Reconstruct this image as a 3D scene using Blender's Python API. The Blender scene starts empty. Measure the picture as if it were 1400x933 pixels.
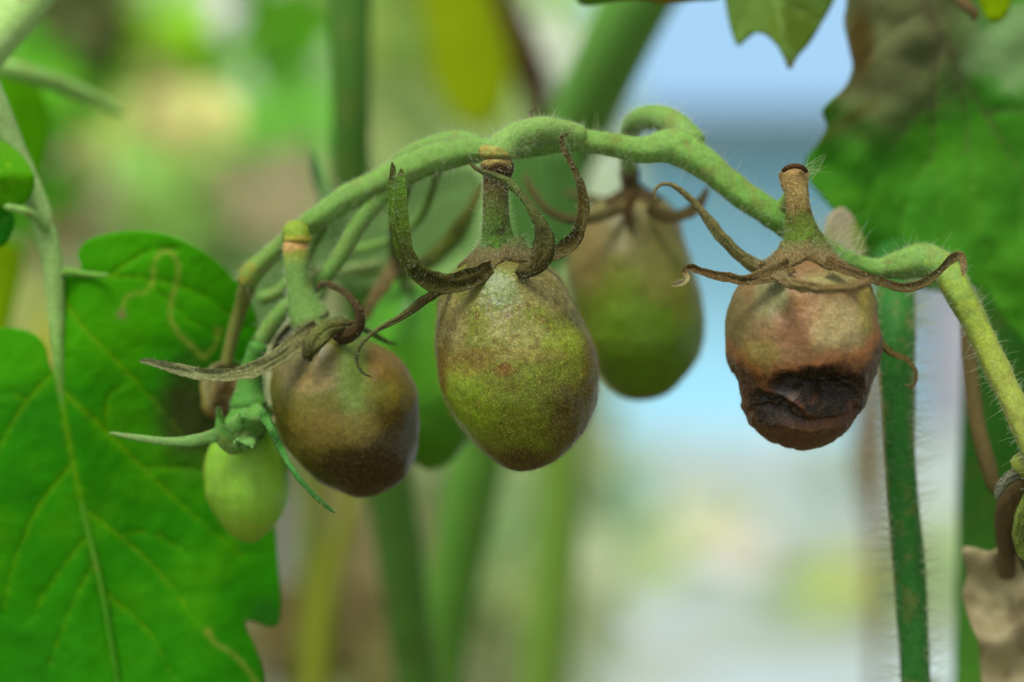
import bpy, math, random
import numpy as np
from mathutils import Vector
from mathutils.geometry import delaunay_2d_cdt

random.seed(7)
rng = np.random.default_rng(7)
scene = bpy.context.scene
COL = scene.collection

# ------------------------------------------------------------------ camera
CAM_H = 0.70           # metres above the ground
LENS, SENSOR = 90.0, 36.0
FOCUS = 0.3885
K = SENSOR / LENS      # frame width per metre of distance
cam_d = bpy.data.cameras.new("camera")
cam_d.lens = LENS; cam_d.sensor_width = SENSOR
cam_d.clip_start = 0.01; cam_d.clip_end = 400.0
cam_d.dof.use_dof = True
cam_d.dof.focus_distance = FOCUS
cam_d.dof.aperture_fstop = 7.8
cam = bpy.data.objects.new("camera", cam_d)
COL.objects.link(cam)
cam.location = (0, 0, CAM_H)
cam.rotation_euler = (math.radians(90), 0, 0)
scene.camera = cam

# ------------------------------------------------------------------ sky, sun, exposure
SUN_EL, SUN_AZ = math.radians(58), math.radians(205)
world = bpy.data.worlds.new("World"); scene.world = world
world.use_nodes = True
wn, wl = world.node_tree.nodes, world.node_tree.links
wn.clear()
sky = wn.new("ShaderNodeTexSky"); sky.sky_type = 'NISHITA'; sky.sun_disc = False
sky.sun_elevation = SUN_EL; sky.sun_rotation = SUN_AZ
sky.air_density = 1.0; sky.dust_density = 3.0
hs = wn.new("ShaderNodeHueSaturation"); hs.inputs['Saturation'].default_value = 0.08
bg = wn.new("ShaderNodeBackground"); bg.inputs['Strength'].default_value = 0.11
wo = wn.new("ShaderNodeOutputWorld")
wl.new(sky.outputs[0], hs.inputs['Color']); wl.new(hs.outputs[0], bg.inputs['Color'])
wl.new(bg.outputs[0], wo.inputs['Surface'])
sun_d = bpy.data.lights.new("sun", 'SUN'); sun_d.energy = 2.4
sun_d.angle = math.radians(22); sun_d.color = (1.0, 0.96, 0.88)
sun = bpy.data.objects.new("sun", sun_d); COL.objects.link(sun)
sd = Vector((math.sin(SUN_AZ) * math.cos(SUN_EL), math.cos(SUN_AZ) * math.cos(SUN_EL), math.sin(SUN_EL)))
sun.rotation_euler = (-sd).to_track_quat('-Z', 'Y').to_euler()
scene.view_settings.view_transform = 'Standard'
scene.view_settings.look = 'None'
scene.view_settings.exposure = 0.38
scene.view_settings.gamma = 1.0
scene.view_settings.use_curve_mapping = False
scene.render.engine = 'CYCLES'
scene.cycles.use_denoising = True
scene.cycles.max_bounces = 8
scene.cycles.transparent_max_bounces = 8
scene.cycles.sample_clamp_indirect = 4.0

# ------------------------------------------------------------------ basics
def P(px, py, d):
    """a point of the place, d metres in front of the lens"""
    s = K * d / 1400.0
    return np.array([(px - 700.0) * s, d, CAM_H - (py - 466.5) * s])

def lin(c):
    c = np.asarray(c, float) / 255.0
    return np.where(c <= 0.04045, c / 12.92, ((c + 0.055) / 1.055) ** 2.4)

def _hash(ix, iy, iz, seed):
    h = (ix * 374761393 + iy * 668265263 + iz * 2147483647 + seed * 1274126177) & 0xFFFFFFFF
    h = ((h ^ (h >> 13)) * 1274126177) & 0xFFFFFFFF
    h = ((h ^ (h >> 15)) * 2246822519) & 0xFFFFFFFF
    h = h ^ (h >> 16)
    return (h & 0xFFFFFF) / float(0xFFFFFF)

def noise3(p, scale, seed=0):
    q = np.asarray(p) * scale
    i = np.floor(q).astype(np.int64); f = q - i
    f = f * f * (3 - 2 * f)
    out = 0
    for dx in (0, 1):
        wx = f[:, 0] if dx else 1 - f[:, 0]
        for dy in (0, 1):
            wy = f[:, 1] if dy else 1 - f[:, 1]
            for dz in (0, 1):
                wz = f[:, 2] if dz else 1 - f[:, 2]
                out = out + wx * wy * wz * _hash(i[:, 0] + dx, i[:, 1] + dy, i[:, 2] + dz, seed)
    return out * 2 - 1

def fbm(p, scale, oct=4, seed=0):
    a, t, s = 1.0, 0, 0
    for k in range(oct):
        t = t + a * noise3(p, scale * 2 ** k, seed + 17 * k); s += a; a *= 0.55
    return t / s

def sstep(a, b, x):
    t = np.clip((x - a) / (b - a), 0, 1)
    return t * t * (3 - 2 * t)

def pchip(x, y, xi):
    x = np.asarray(x, float); y = np.asarray(y, float); xi = np.asarray(xi, float)
    h = np.diff(x); dl = np.diff(y) / h
    m = np.zeros_like(y); m[0] = dl[0]; m[-1] = dl[-1]
    for k in range(1, len(x) - 1):
        if dl[k - 1] * dl[k] > 0:
            w1 = 2 * h[k] + h[k - 1]; w2 = h[k] + 2 * h[k - 1]
            m[k] = (w1 + w2) / (w1 / dl[k - 1] + w2 / dl[k])
    k = np.clip(np.searchsorted(x, xi) - 1, 0, len(x) - 2)
    t = (xi - x[k]) / h[k]
    return ((2 * t**3 - 3 * t**2 + 1) * y[k] + (t**3 - 2 * t**2 + t) * h[k] * m[k]
            + (-2 * t**3 + 3 * t**2) * y[k + 1] + (t**3 - t**2) * h[k] * m[k + 1])

def catmull(pts, n):
    """resample rows of numbers smoothly along their length"""
    pts = np.asarray(pts, float)
    L = np.concatenate([[0], np.cumsum(np.linalg.norm(np.diff(pts[:, :3], axis=0), axis=1) ** 0.5)])
    ext = np.vstack([2 * pts[0] - pts[1], pts, 2 * pts[-1] - pts[-2]])
    te = np.concatenate([[L[0] - (L[1] - L[0])], L, [L[-1] + (L[-1] - L[-2])]])
    # uniform in true length
    fine = np.linspace(0, L[-1], 40 * len(pts))
    def ev(t):
        k = np.clip(np.searchsorted(L, t, side='right') - 1, 0, len(L) - 2) + 1
        t0, t1, t2, t3 = te[k-1], te[k], te[k+1], te[k+2]
        p0, p1, p2, p3 = ext[k-1], ext[k], ext[k+1], ext[k+2]
        c = lambda a: a[:, None]
        A1 = c((t1-t)/(t1-t0))*p0 + c((t-t0)/(t1-t0))*p1
        A2 = c((t2-t)/(t2-t1))*p1 + c((t-t1)/(t2-t1))*p2
        A3 = c((t3-t)/(t3-t2))*p2 + c((t-t2)/(t3-t2))*p3
        B1 = c((t2-t)/(t2-t0))*A1 + c((t-t0)/(t2-t0))*A2
        B2 = c((t3-t)/(t3-t1))*A2 + c((t-t1)/(t3-t1))*A3
        return c((t2-t)/(t2-t1))*B1 + c((t-t1)/(t2-t1))*B2
    f = ev(fine)
    s = np.concatenate([[0], np.cumsum(np.linalg.norm(np.diff(f[:, :3], axis=0), axis=1))])
    tt = np.interp(np.linspace(0, s[-1], n), s, fine)
    return ev(tt)

ORIG = {}
def link(o, parent, origin):
    COL.objects.link(o)
    ORIG[o.name] = np.array(origin, float)
    if parent is not None:
        o.parent = parent
        o.location = tuple(ORIG[o.name] - ORIG[parent.name])
    else:
        o.location = tuple(origin)

def tag(o, label=None, cat=None, group=None, kind=None):
    if label: o['label'] = label
    if cat: o['category'] = cat
    if group: o['group'] = group
    if kind: o['kind'] = kind
    return o

def thing(name, label, cat, loc, group=None):
    o = bpy.data.objects.new(name, None)
    o.empty_display_size = 0.01
    link(o, None, loc)
    return tag(o, label, cat, group)

def mk(name, V, F, mat, parent=None, col=None, smooth=True, origin=None):
    V = np.asarray(V, float)
    if origin is None:
        origin = (V.min(0) + V.max(0)) / 2
    me = bpy.data.meshes.new(name)
    loc = V - origin
    if isinstance(F, np.ndarray):
        n, k = F.shape
        me.vertices.add(len(V)); me.vertices.foreach_set('co', loc.astype(np.float32).ravel())
        me.loops.add(n * k); me.loops.foreach_set('vertex_index', F.astype(np.int32).ravel())
        me.polygons.add(n)
        me.polygons.foreach_set('loop_start', np.arange(0, n * k, k, dtype=np.int32))
        me.update(calc_edges=True)
    else:
        me.from_pydata([tuple(v) for v in loc], [], [tuple(int(i) for i in f) for f in F])
    me.validate()
    if smooth:
        me.polygons.foreach_set('use_smooth', np.ones(len(me.polygons), dtype=bool))
    if col is not None:
        col = np.asarray(col, float)
        a = me.color_attributes.new('Col', 'FLOAT_COLOR', 'POINT')
        rgba = np.ones((len(V), 4), np.float32); rgba[:, :3] = np.clip(col, 0, 1)
        a.data.foreach_set('color', rgba.ravel())
    me.materials.append(mat)
    o = bpy.data.objects.new(name, me)
    link(o, parent, origin)
    return o

# ------------------------------------------------------------------ materials
def material(name, base=None, rough=0.5, spec=0.4, sss=0.0, bumps=(), var=(), transl=0.0, tcol=None, sheen=0.0, tint=None):
    m = bpy.data.materials.new(name); m.use_nodes = True
    N, L = m.node_tree.nodes, m.node_tree.links
    N.clear()
    out = N.new('ShaderNodeOutputMaterial'); pr = N.new('ShaderNodeBsdfPrincipled')
    tc = N.new('ShaderNodeTexCoord')
    if base is None:
        at = N.new('ShaderNodeAttribute'); at.attribute_name = 'Col'; c = at.outputs['Color']
    else:
        rgb = N.new('ShaderNodeRGB'); rgb.outputs[0].default_value = (*lin(base), 1); c = rgb.outputs[0]
    for (sc, amt, other, lo, hi) in var:          # blotches of another colour
        nz = N.new('ShaderNodeTexNoise'); nz.inputs['Scale'].default_value = sc
        nz.inputs['Detail'].default_value = 5
        L.new(tc.outputs['Object'], nz.inputs['Vector'])
        mr = N.new('ShaderNodeMapRange'); mr.inputs['From Min'].default_value = lo; mr.inputs['From Max'].default_value = hi
        mr.inputs['To Max'].default_value = amt
        L.new(nz.outputs['Fac'], mr.inputs['Value'])
        mx = N.new('ShaderNodeMix'); mx.data_type = 'RGBA'
        if isinstance(other, str):                # 'mul:0.7' darkens or lightens the pigment
            k = float(other.split(':')[1])
            vm = N.new('ShaderNodeVectorMath'); vm.operation = 'SCALE'; vm.inputs['Scale'].default_value = k
            L.new(c, vm.inputs[0]); L.new(vm.outputs[0], mx.inputs['B'])
        else:
            mx.inputs['B'].default_value = (*lin(other), 1)
        L.new(mr.outputs[0], mx.inputs['Factor']); L.new(c, mx.inputs['A'])
        c = mx.outputs['Result']
    if tint:
        vt = N.new('ShaderNodeVectorMath'); vt.operation = 'MULTIPLY'; vt.inputs[1].default_value = tint
        L.new(c, vt.inputs[0]); c = vt.outputs[0]
    L.new(c, pr.inputs['Base Color'])
    pr.inputs['Roughness'].default_value = rough
    pr.inputs['Specular IOR Level'].default_value = spec
    if sss:
        pr.inputs['Subsurface Weight'].default_value = sss
        pr.inputs['Subsurface Radius'].default_value = (0.7, 1.0, 0.3)
        pr.inputs['Subsurface Scale'].default_value = 0.0015
    if sheen:
        pr.inputs['Sheen Weight'].default_value = sheen
        pr.inputs['Sheen Roughness'].default_value = 0.5
    prev = None
    for (sc, dist, strength) in bumps:
        nz = N.new('ShaderNodeTexNoise'); nz.inputs['Scale'].default_value = sc; nz.inputs['Detail'].default_value = 4
        L.new(tc.outputs['Object'], nz.inputs['Vector'])
        b = N.new('ShaderNodeBump'); b.inputs['Distance'].default_value = dist; b.inputs['Strength'].default_value = strength
        L.new(nz.outputs['Fac'], b.inputs['Height'])
        if prev: L.new(prev, b.inputs['Normal'])
        prev = b.outputs[0]
    if prev: L.new(prev, pr.inputs['Normal'])
    if transl:
        tr = N.new('ShaderNodeBsdfTranslucent'); mxs = N.new('ShaderNodeMixShader'); mxs.inputs[0].default_value = transl
        if tcol: tr.inputs['Color'].default_value = (*lin(tcol), 1)
        else: L.new(c, tr.inputs['Color'])
        if prev: L.new(prev, tr.inputs['Normal'])
        L.new(pr.outputs[0], mxs.inputs[1]); L.new(tr.outputs[0], mxs.inputs[2]); L.new(mxs.outputs[0], out.inputs[0])
    else:
        L.new(pr.outputs[0], out.inputs[0])
    return m

M = {}
M['skin'] = material('fruit_skin', None, 0.36, 0.34, 0.1, bumps=((1500, 0.0003, 0.3), (6000, 0.00008, 0.3)),
                     var=((900, 0.5, 'mul:0.6', 0.42, 0.7), (3000, 0.6, 'mul:1.5', 0.5, 0.6), (1900, 0.5, 'mul:0.55', 0.5, 0.6), (6000, 0.62, (206, 196, 122), 0.6, 0.65)), tint=(1.0, 1.0, 0.5))  # the yellowish dots are specular flecks painted into the skin colour
M['skin_soft'] = material('smooth_fruit_skin', None, 0.38, 0.34, 0.1, bumps=((1500, 0.0003, 0.3), (6000, 0.00008, 0.3)),
                     var=((900, 0.5, 'mul:0.6', 0.42, 0.7), (2600, 0.4, 'mul:1.45', 0.5, 0.62), (1700, 0.4, 'mul:0.6', 0.5, 0.62), (6000, 0.3, (190, 176, 104), 0.6, 0.66)), tint=(1.0, 1.0, 0.5))  # same specular flecks in the colour, fainter
M['skin_rot'] = material('rotting_fruit_skin', None, 0.46, 0.28, 0.06, bumps=((1500, 0.0003, 0.35), (5000, 0.0001, 0.4)),
                     var=((700, 0.45, 'mul:0.62', 0.45, 0.68), (2600, 0.35, 'mul:1.45', 0.5, 0.62), (1500, 0.35, 'mul:0.6', 0.5, 0.6), (6000, 0.2, (170, 150, 100), 0.6, 0.66)), tint=(1.0, 0.98, 0.8))
M['young'] = material('young_fruit_skin', None, 0.38, 0.25, 0.25, bumps=((900, 0.0002, 0.2),), tint=(1.0, 1.0, 0.55))
M['stem'] = material('green_stem', None, 0.6, 0.15, 0.1, bumps=((2500, 0.0003, 0.5),),
                     var=((700, 0.35, 'mul:0.75', 0.45, 0.7), (3000, 0.6, 'mul:1.4', 0.48, 0.62), (1400, 0.4, 'mul:0.65', 0.5, 0.62), (300, 0.4, (120, 112, 60), 0.56, 0.66)), tint=(0.98, 0.92, 0.76))
M['dry'] = material('dry_calyx', None, 0.75, 0.12, 0.0, bumps=((2400, 0.0012, 1.0), (8000, 0.0004, 1.0)),
                     var=((1600, 0.5, 'mul:0.55', 0.44, 0.64), (4200, 0.7, 'mul:2.0', 0.5, 0.66)), tint=(1.2, 1.3, 0.92))
M['leaf'] = material('leaf_blade', None, 0.6, 0.07, 0.0, bumps=((1200, 0.0004, 0.5),),
                     var=((160, 0.35, 'mul:0.75', 0.4, 0.7), (1500, 0.25, 'mul:1.3', 0.5, 0.7)), transl=0.35, tint=(1.98, 1.42, 0.2))
M['leaf_plain'] = material('other_leaf_blade', None, 0.6, 0.12, 0.0, bumps=((900, 0.0004, 0.5),), var=((260, 0.35, 'mul:0.75', 0.4, 0.7),), transl=0.3, tint=(1.1, 1.1, 0.9))
M['bgleaf'] = material('garden_leaf', None, 0.6, 0.2, 0.0, transl=0.4, var=((25, 0.3, 'mul:0.6', 0.4, 0.7),), tint=(1.0, 0.96, 1.0))
M['hair'] = material('plant_hair', (215, 222, 190), 0.4, 0.4, 0.0, transl=0.5)
M['hair_brown'] = material('fruit_hair', (176, 160, 84), 0.4, 0.4, 0.0, transl=0.5)

# ------------------------------------------------------------------ shape builders
def grid_faces(n, m, closed=True):
    i = np.arange(n - 1)[:, None]; j = np.arange(m if closed else m - 1)[None, :]
    j2 = (j + 1) % m
    a = i * m + j; b = i * m + j2; c = (i + 1) * m + j2; d = (i + 1) * m + j
    return np.stack([a, b, c, d], -1).reshape(-1, 4)

def frames(path):
    T = np.gradient(path, axis=0); T /= np.linalg.norm(T, axis=1)[:, None] + 1e-12
    u = np.array([0, -1.0, 0]); u = u - T[0] * (u @ T[0])
    if np.linalg.norm(u) < 0.2:
        u = np.array([1.0, 0, 0]); u = u - T[0] * (u @ T[0])
    U = [u / np.linalg.norm(u)]
    for k in range(1, len(T)):
        u = U[-1] - T[k] * (U[-1] @ T[k]); U.append(u / np.linalg.norm(u))
    U = np.array(U)
    return T, U, np.cross(T, U)

def tube_arrays(rows, seg=24, step=None, lump=0.05, seed=0, n=None, ribs=0.0, capf=0.6):
    """rows: (px, py, distance, diameter in px)"""
    pts = np.array([[*P(r[0], r[1], r[2]), r[3] * K * r[2] / 1400.0 / 2] for r in rows])
    Ltot = np.linalg.norm(np.diff(pts[:, :3], axis=0), axis=1).sum()
    if n is None: n = int(max(12, Ltot / (step or 0.0006)))
    c = catmull(pts, n)
    path, R = c[:, :3], np.maximum(c[:, 3], 1e-5)
    T, U, B = frames(path)
    th = np.linspace(0, 2 * np.pi, seg, endpoint=False)
    # rounded ends
    s = np.concatenate([[0], np.cumsum(np.linalg.norm(np.diff(path, axis=0), axis=1))])
    e0 = np.clip(s / (R[0] * capf), 0, 1); e1 = np.clip((s[-1] - s) / (R[-1] * capf), 0, 1)
    cap = np.sqrt(np.maximum(1 - (1 - e0) ** 2, 0.02)) * np.sqrt(np.maximum(1 - (1 - e1) ** 2, 0.02))
    Rc = R * cap
    dirs = np.cos(th)[None, :, None] * U[:, None, :] + np.sin(th)[None, :, None] * B[:, None, :]
    V0 = path[:, None, :] + dirs * Rc[:, None, None]
    V = V0.reshape(-1, 3)
    rr = np.repeat(R, seg)
    nz = fbm(V, 0.9 / R.mean(), 3, seed) * lump + ribs * np.cos(5 * np.tile(th, n)) 
    V = V + dirs.reshape(-1, 3) * (rr * nz)[:, None]
    F = grid_faces(n, seg)
    V = np.vstack([V, path[0] - T[0] * 1e-5, path[-1] + T[-1] * 1e-5])
    a, b = n * seg, n * seg + 1
    j = np.arange(seg)
    F = np.vstack([F, np.stack([(j + 1) % seg, j, np.full(seg, a), np.full(seg, a)], -1),
                   np.stack([(n - 1) * seg + j, (n - 1) * seg + (j + 1) % seg, np.full(seg, b), np.full(seg, b)], -1)])
    t = np.concatenate([np.repeat(np.linspace(0, 1, n), seg), [0, 1]])
    return V, F, t, (n, seg)

def to_list(F):
    return [tuple(dict.fromkeys(int(i) for i in f)) for f in F]

def tube(name, rows, mat, parent, col, seg=24, step=None, lump=0.05, seed=0, n=None, ribs=0.0, stain=None, want=False, capf=0.6):
    V, F, t, _ = tube_arrays(rows, seg, step, lump, seed, n, ribs, capf)
    cols = ramp(col, t, V, seed, stain)
    o = mk(name, V, to_list(F), mat, parent, cols)
    return (o, V, F) if want else o

def ramp(col, t, V, seed=0, stain=None):
    """col: one colour or [(t, colour), ...]; stain: (colour, amount, scale)"""
    if not isinstance(col[0], (tuple, list)):
        c = np.tile(lin(col), (len(t), 1))
    else:
        ts = [a for a, _ in col]; cs = np.array([lin(b) for _, b in col])
        tt = np.clip(t + 0.04 * noise3(V, 900, seed + 3), 0, 1)
        c = np.stack([np.interp(tt, ts, cs[:, k]) for k in range(3)], -1)
    if stain:
        f = sstep(0.05, 0.45, fbm(V, stain[2], 4, seed + 5)) * stain[1]
        c = c * (1 - f[:, None]) + lin(stain[0]) * f[:, None]
    return c

def Wr_(W, k): return np.repeat(W, k)

def ribbon(name, rows, mat, parent, col, curl=0.25, thick=0.35, face=((0, -1, 0), (0, -1, 0)), seed=0, wrinkle=0.06, stain=None, step=0.0004, want=False, groove=0.0, crease=1.0):
    """a sepal: rows of (px, py, distance, width px); crescent section that tapers to the tip"""
    pts = np.array([[*P(r[0], r[1], r[2]), r[3] * K * r[2] / 1400.0] for r in rows])
    Ltot = np.linalg.norm(np.diff(pts[:, :3], axis=0), axis=1).sum()
    n = int(max(16, Ltot / step))
    c = catmull(pts, n); path, W = c[:, :3], np.maximum(c[:, 3], 1.5e-4)
    W = W * (1 + .16 * noise3(np.stack([np.arange(n) * step * 330, np.full(n, seed * 3.1), np.zeros(n)], -1), 1.0, seed))
    thick = thick * .48
    T = np.gradient(path, axis=0); T /= np.linalg.norm(T, axis=1)[:, None] + 1e-12
    fs = np.array(face, float)
    tt = np.linspace(0, 1, n)
    fc = np.stack([np.interp(tt, np.linspace(0, 1, len(fs)), fs[:, k]) for k in range(3)], -1)
    Bv = np.cross(T, fc); Bv /= np.linalg.norm(Bv, axis=1)[:, None] + 1e-9
    Nv = np.cross(Bv, T)
    m = 9
    u = np.linspace(-1, 1, m)
    top = [(a, -curl * a * a + thick * 0.5 * (1 - abs(a) ** 3) + groove * (abs(a) - 0.5) * 0.3) for a in u]
    bot = [(a, -curl * a * a - thick * 0.5 * (1 - abs(a) ** 3)) for a in u[::-1][1:-1]]
    sec = np.array(top + bot); k = len(sec)
    ends = np.ones(n); ends[-1] = 0.3; ends[-2] = 0.75
    W = W * ends
    V = path[:, None, :] + Bv[:, None, :] * (sec[None, :, 0:1] * W[:, None, None] / 2) \
        + Nv[:, None, :] * (sec[None, :, 1:2] * W[:, None, None] / 2)
    V = V.reshape(-1, 3)
    Wr = np.repeat(W, k)
    U2 = np.tile(sec[:, 0], n); T2 = np.repeat(np.arange(n) * step, k)
    cr = noise3(np.stack([U2 * 3.2, T2 * 260, np.full(n * k, seed * 1.7)], -1), 1.0, seed) + .5 * noise3(np.stack([U2 * 7, T2 * 500, np.full(n * k, seed * 2.3)], -1), 1.0, seed + 1)
    tw = .25 * noise3(np.stack([T2 * 150, 0 * T2, 0 * T2 + seed], -1), 1.0, seed + 2) * U2
    V = V + (np.repeat(Nv, k, 0) * ((cr * .16 + tw) * crease * Wr_(W, k))[:, None])
    V = V + np.stack([noise3(V, 700, seed + q) for q in range(3)], -1) * (Wr * wrinkle)[:, None] \
          + np.stack([noise3(V, 2400, seed + 9 + q) for q in range(3)], -1) * (Wr * wrinkle * 0.5)[:, None]
    F = [tuple(f) for f in grid_faces(n, k)]
    F += [tuple(range(k))[::-1], tuple((n - 1) * k + j for j in range(k))]
    t = np.repeat(tt, k)
    cc = ramp(col, t, V, seed, stain)
    ed = sstep(.72, 1.0, np.abs(U2))[:, None] * .45           # pale dry margin
    cc = cc * (1 - ed) + np.clip(cc * 1.9 + .03, 0, 1) * ed
    o = mk(name, V, F, mat, parent, cc)
    return (o, V, grid_faces(n, k)) if want else o

def sample(V, F, n, keep=None, seed=1):
    r = np.random.default_rng(seed)
    F = np.asarray(F)
    if F.shape[1] == 4: tri = np.vstack([F[:, :3], F[:, [0, 2, 3]]])
    else: tri = F
    a, b, c = V[tri[:, 0]], V[tri[:, 1]], V[tri[:, 2]]
    nr = np.cross(b - a, c - a); ar = np.linalg.norm(nr, axis=1)
    ok = ar > 1e-14; tri, a, b, c, nr, ar = tri[ok], a[ok], b[ok], c[ok], nr[ok], ar[ok]
    i = r.choice(len(ar), n, p=ar / ar.sum())
    u, v = r.random(n), r.random(n); fl = u + v > 1; u[fl], v[fl] = 1 - u[fl], 1 - v[fl]
    p = a[i] + (b[i] - a[i]) * u[:, None] + (c[i] - a[i]) * v[:, None]
    nn = nr[i] / ar[i][:, None]
    if keep is not None:
        k = keep(p, nn); p, nn = p[k], nn[k]
    return p, nn

def hairs(name, P0, N0, parent, mat, length, radius, spread=0.5, droop=0.2, seed=0, flip=False, lv=0.5, bend=0.35):
    r = np.random.default_rng(seed); n = len(P0)
    if n == 0: return None
    if flip: N0 = -N0
    d = N0 + r.normal(0, spread, (n, 3)); d /= np.linalg.norm(d, axis=1)[:, None]
    Ls = length * (1 - lv + 2 * lv * r.random(n))
    bd = r.normal(0, bend, (n, 3)) + np.array([0, 0, -droop])
    p0 = P0 - N0 * radius
    p1 = p0 + d * (Ls * 0.4)[:, None]
    p2 = p0 + d * (Ls * 0.75)[:, None] + bd * (Ls * 0.25)[:, None]
    p3 = p0 + d * Ls[:, None] + bd * (Ls * 0.6)[:, None]
    x = np.cross(d, [0.3, 0.5, 0.8]); x /= np.linalg.norm(x, axis=1)[:, None]; y = np.cross(d, x)
    V = np.zeros((n, 10, 3))
    for q, (p, rad) in enumerate(((p0, 1.0), (p1, 0.8), (p2, 0.5))):
        for k in range(3):
            a = k * 2 * math.pi / 3
            V[:, q * 3 + k] = p + (x * math.cos(a) + y * math.sin(a)) * radius * rad
    V[:, 9] = p3
    loc = []
    for q in (0, 3):
        for k in range(3):
            k2 = (k + 1) % 3
            loc += [(q + k, q + k2, q + 3 + k2), (q + k, q + 3 + k2, q + 3 + k)]
    for k in range(3): loc.append((6 + k, 6 + (k + 1) % 3, 9))
    F = (np.arange(n)[:, None, None] * 10 + np.array(loc)[None]).reshape(-1, 3)
    o = mk(name, V.reshape(-1, 3), F, mat, parent)
    o['kind'] = 'stuff'
    return o

# ------------------------------------------------------------------ fruit
class Fruit:
    def __init__(self, prof, d, depth=1.0):
        a = np.array(prof, float)
        self.d, self.s, self.ds = d, K * d / 1400.0, depth
        self.y, self.cx, self.w = a[:, 0], (a[:, 1] + a[:, 2]) / 2, (a[:, 2] - a[:, 1]) / 2
    def at(self, y):
        return pchip(self.y, self.cx, y), np.sqrt(np.maximum(pchip(self.y, self.w ** 2, y), 0.0))
    def mesh(self, nr=200, na=260):
        t = (1 - np.cos(np.linspace(0, np.pi, nr + 2)[1:-1])) / 2
        y = self.y[0] + t * (self.y[-1] - self.y[0])
        cx, w = self.at(y)
        th = np.linspace(0, 2 * np.pi, na, endpoint=False)
        PX = cx[:, None] + w[:, None] * np.sin(th)[None]
        DY = -w[:, None] * np.cos(th)[None] * self.ds
        PY = np.repeat(y[:, None], na, 1)
        PX = np.append(PX.ravel(), [cx[0], cx[-1]]); DY = np.append(DY.ravel(), [0, 0]); PY = np.append(PY.ravel(), [self.y[0], self.y[-1]])
        self.px, self.py, self.dy = PX, PY, DY
        F = grid_faces(nr, na)[:, ::-1]
        j = np.arange(na); a, b = nr * na, nr * na + 1
        caps = [(int(k), int((k + 1) % na), a) for k in j] + [((nr - 1) * na + int((k + 1) % na), (nr - 1) * na + int(k), b) for k in j]
        self.F = F
        return PX, PY, DY, F, caps
    def world(self, px, py, dy):
        s = self.s
        return np.stack([(px - 700) * s, self.d + dy * s, CAM_H - (py - 466.5) * s], -1)
    def top(self, px, dy):
        """height (py) of the fruit's upper surface over a point"""
        ys = np.linspace(self.y[0], (self.y[0] + self.y[-1]) * 0.5, 200)
        cx, w = self.at(ys); w = np.maximum(w, 0.3)
        px, dy = np.atleast_1d(px).astype(float), np.atleast_1d(dy).astype(float)
        f = ((px[:, None] - cx) / w) ** 2 + (dy[:, None] / (w * self.ds)) ** 2
        inside = f <= 1
        k = np.where(inside.any(1), inside.argmax(1), len(ys) - 1)
        return ys[k]

def blobs(c, px, py, V, specs, seed=0):
    """pigment patches on a fruit: (x, y, rx, ry, colour, strength, raggedness)"""
    for q, (x, y, rx, ry, colr, st, rg) in enumerate(specs):
        n = fbm(V, 260, 4, seed + q * 7)
        dd = np.sqrt(((px - x) / rx) ** 2 + ((py - y) / ry) ** 2) + rg * n
        f = (1 - sstep(0.45, 1.25, dd)) * st
        c = c * (1 - f[:, None]) + lin(colr)[None] * f[:, None]
    return c

def build_fruit(root, prof, d, base, specs, mat, seed, lump=0.0006, depth=1.0, dent=None, nr=190, na=250, after=None):
    f = Fruit(prof, d, depth)
    px, py, dy, F, caps = f.mesh(nr, na)
    V = f.world(px, py, dy)
    ctr = V.mean(0)
    nrm = V - ctr; nrm /= np.linalg.norm(nrm, axis=1)[:, None]
    disp = fbm(V, 130, 3, seed) * lump + fbm(V, 900, 3, seed + 50) * lump * 0.12
    if dent is not None:
        disp = disp + dent(px, py, dy, V)
    V2 = V + nrm * disp[:, None]
    c = np.tile(lin(base), (len(V), 1))
    c = blobs(c, px, py, V, specs, seed)
    if after is not None: c = after(c, px, py, dy, V)
    sp = sstep(0.35, 0.6, noise3(V, 2600, seed + 99))[:, None]     # fine pale speckle
    c = c * (1 + 0.15 * sp)
    Fl = [tuple(int(i) for i in q) for q in F] + caps
    mk('fruit', V2, Fl, mat, root, c)
    f.V = V2
    return f

def calyx(root, f, cx, cdy, rin, rout, lobe, phase, h, mat, col, seed, n=18, seg=90, nl=5, tint=None):
    """the dried star that sits on the fruit's shoulder, rising to the stalk"""
    th = np.linspace(0, 2 * np.pi, seg, endpoint=False)
    ro = rout * (1 + lobe * np.cos(nl * (th - phase)) + 0.08 * np.sin(3 * th + seed) + 0.05 * np.sin(11 * th + seed))
    rows = []
    for k in range(n):
        u = k / (n - 1)
        r = rin + (ro - rin) * u
        px = cx + r * np.sin(th); dy = cdy - r * np.cos(th)
        ys = f.top(px, dy)
        up = h * np.exp(-(r - rin) / (0.35 * (rout - rin) + 1e-6)) + 2.2
        rows.append((px, ys - up, dy))
    r = ro * 0.96; px = cx + r * np.sin(th); dy = cdy - r * np.cos(th)
    rows.append((px, f.top(px, dy) + 1.0, dy))
    V = np.vstack([f.world(*r_) for r_ in rows])
    V = V + np.stack([fbm(V, 900, 3, seed + q) for q in range(3)], -1) * 0.00035
    t = np.repeat(np.linspace(0, 1, len(rows)), seg)
    F = grid_faces(len(rows), seg)
    c = ramp(col, t, V, seed, tint)
    mk('calyx', V, [tuple(q) for q in F[:, ::-1]], mat, root, c)
    return V, F[:, ::-1]

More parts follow.
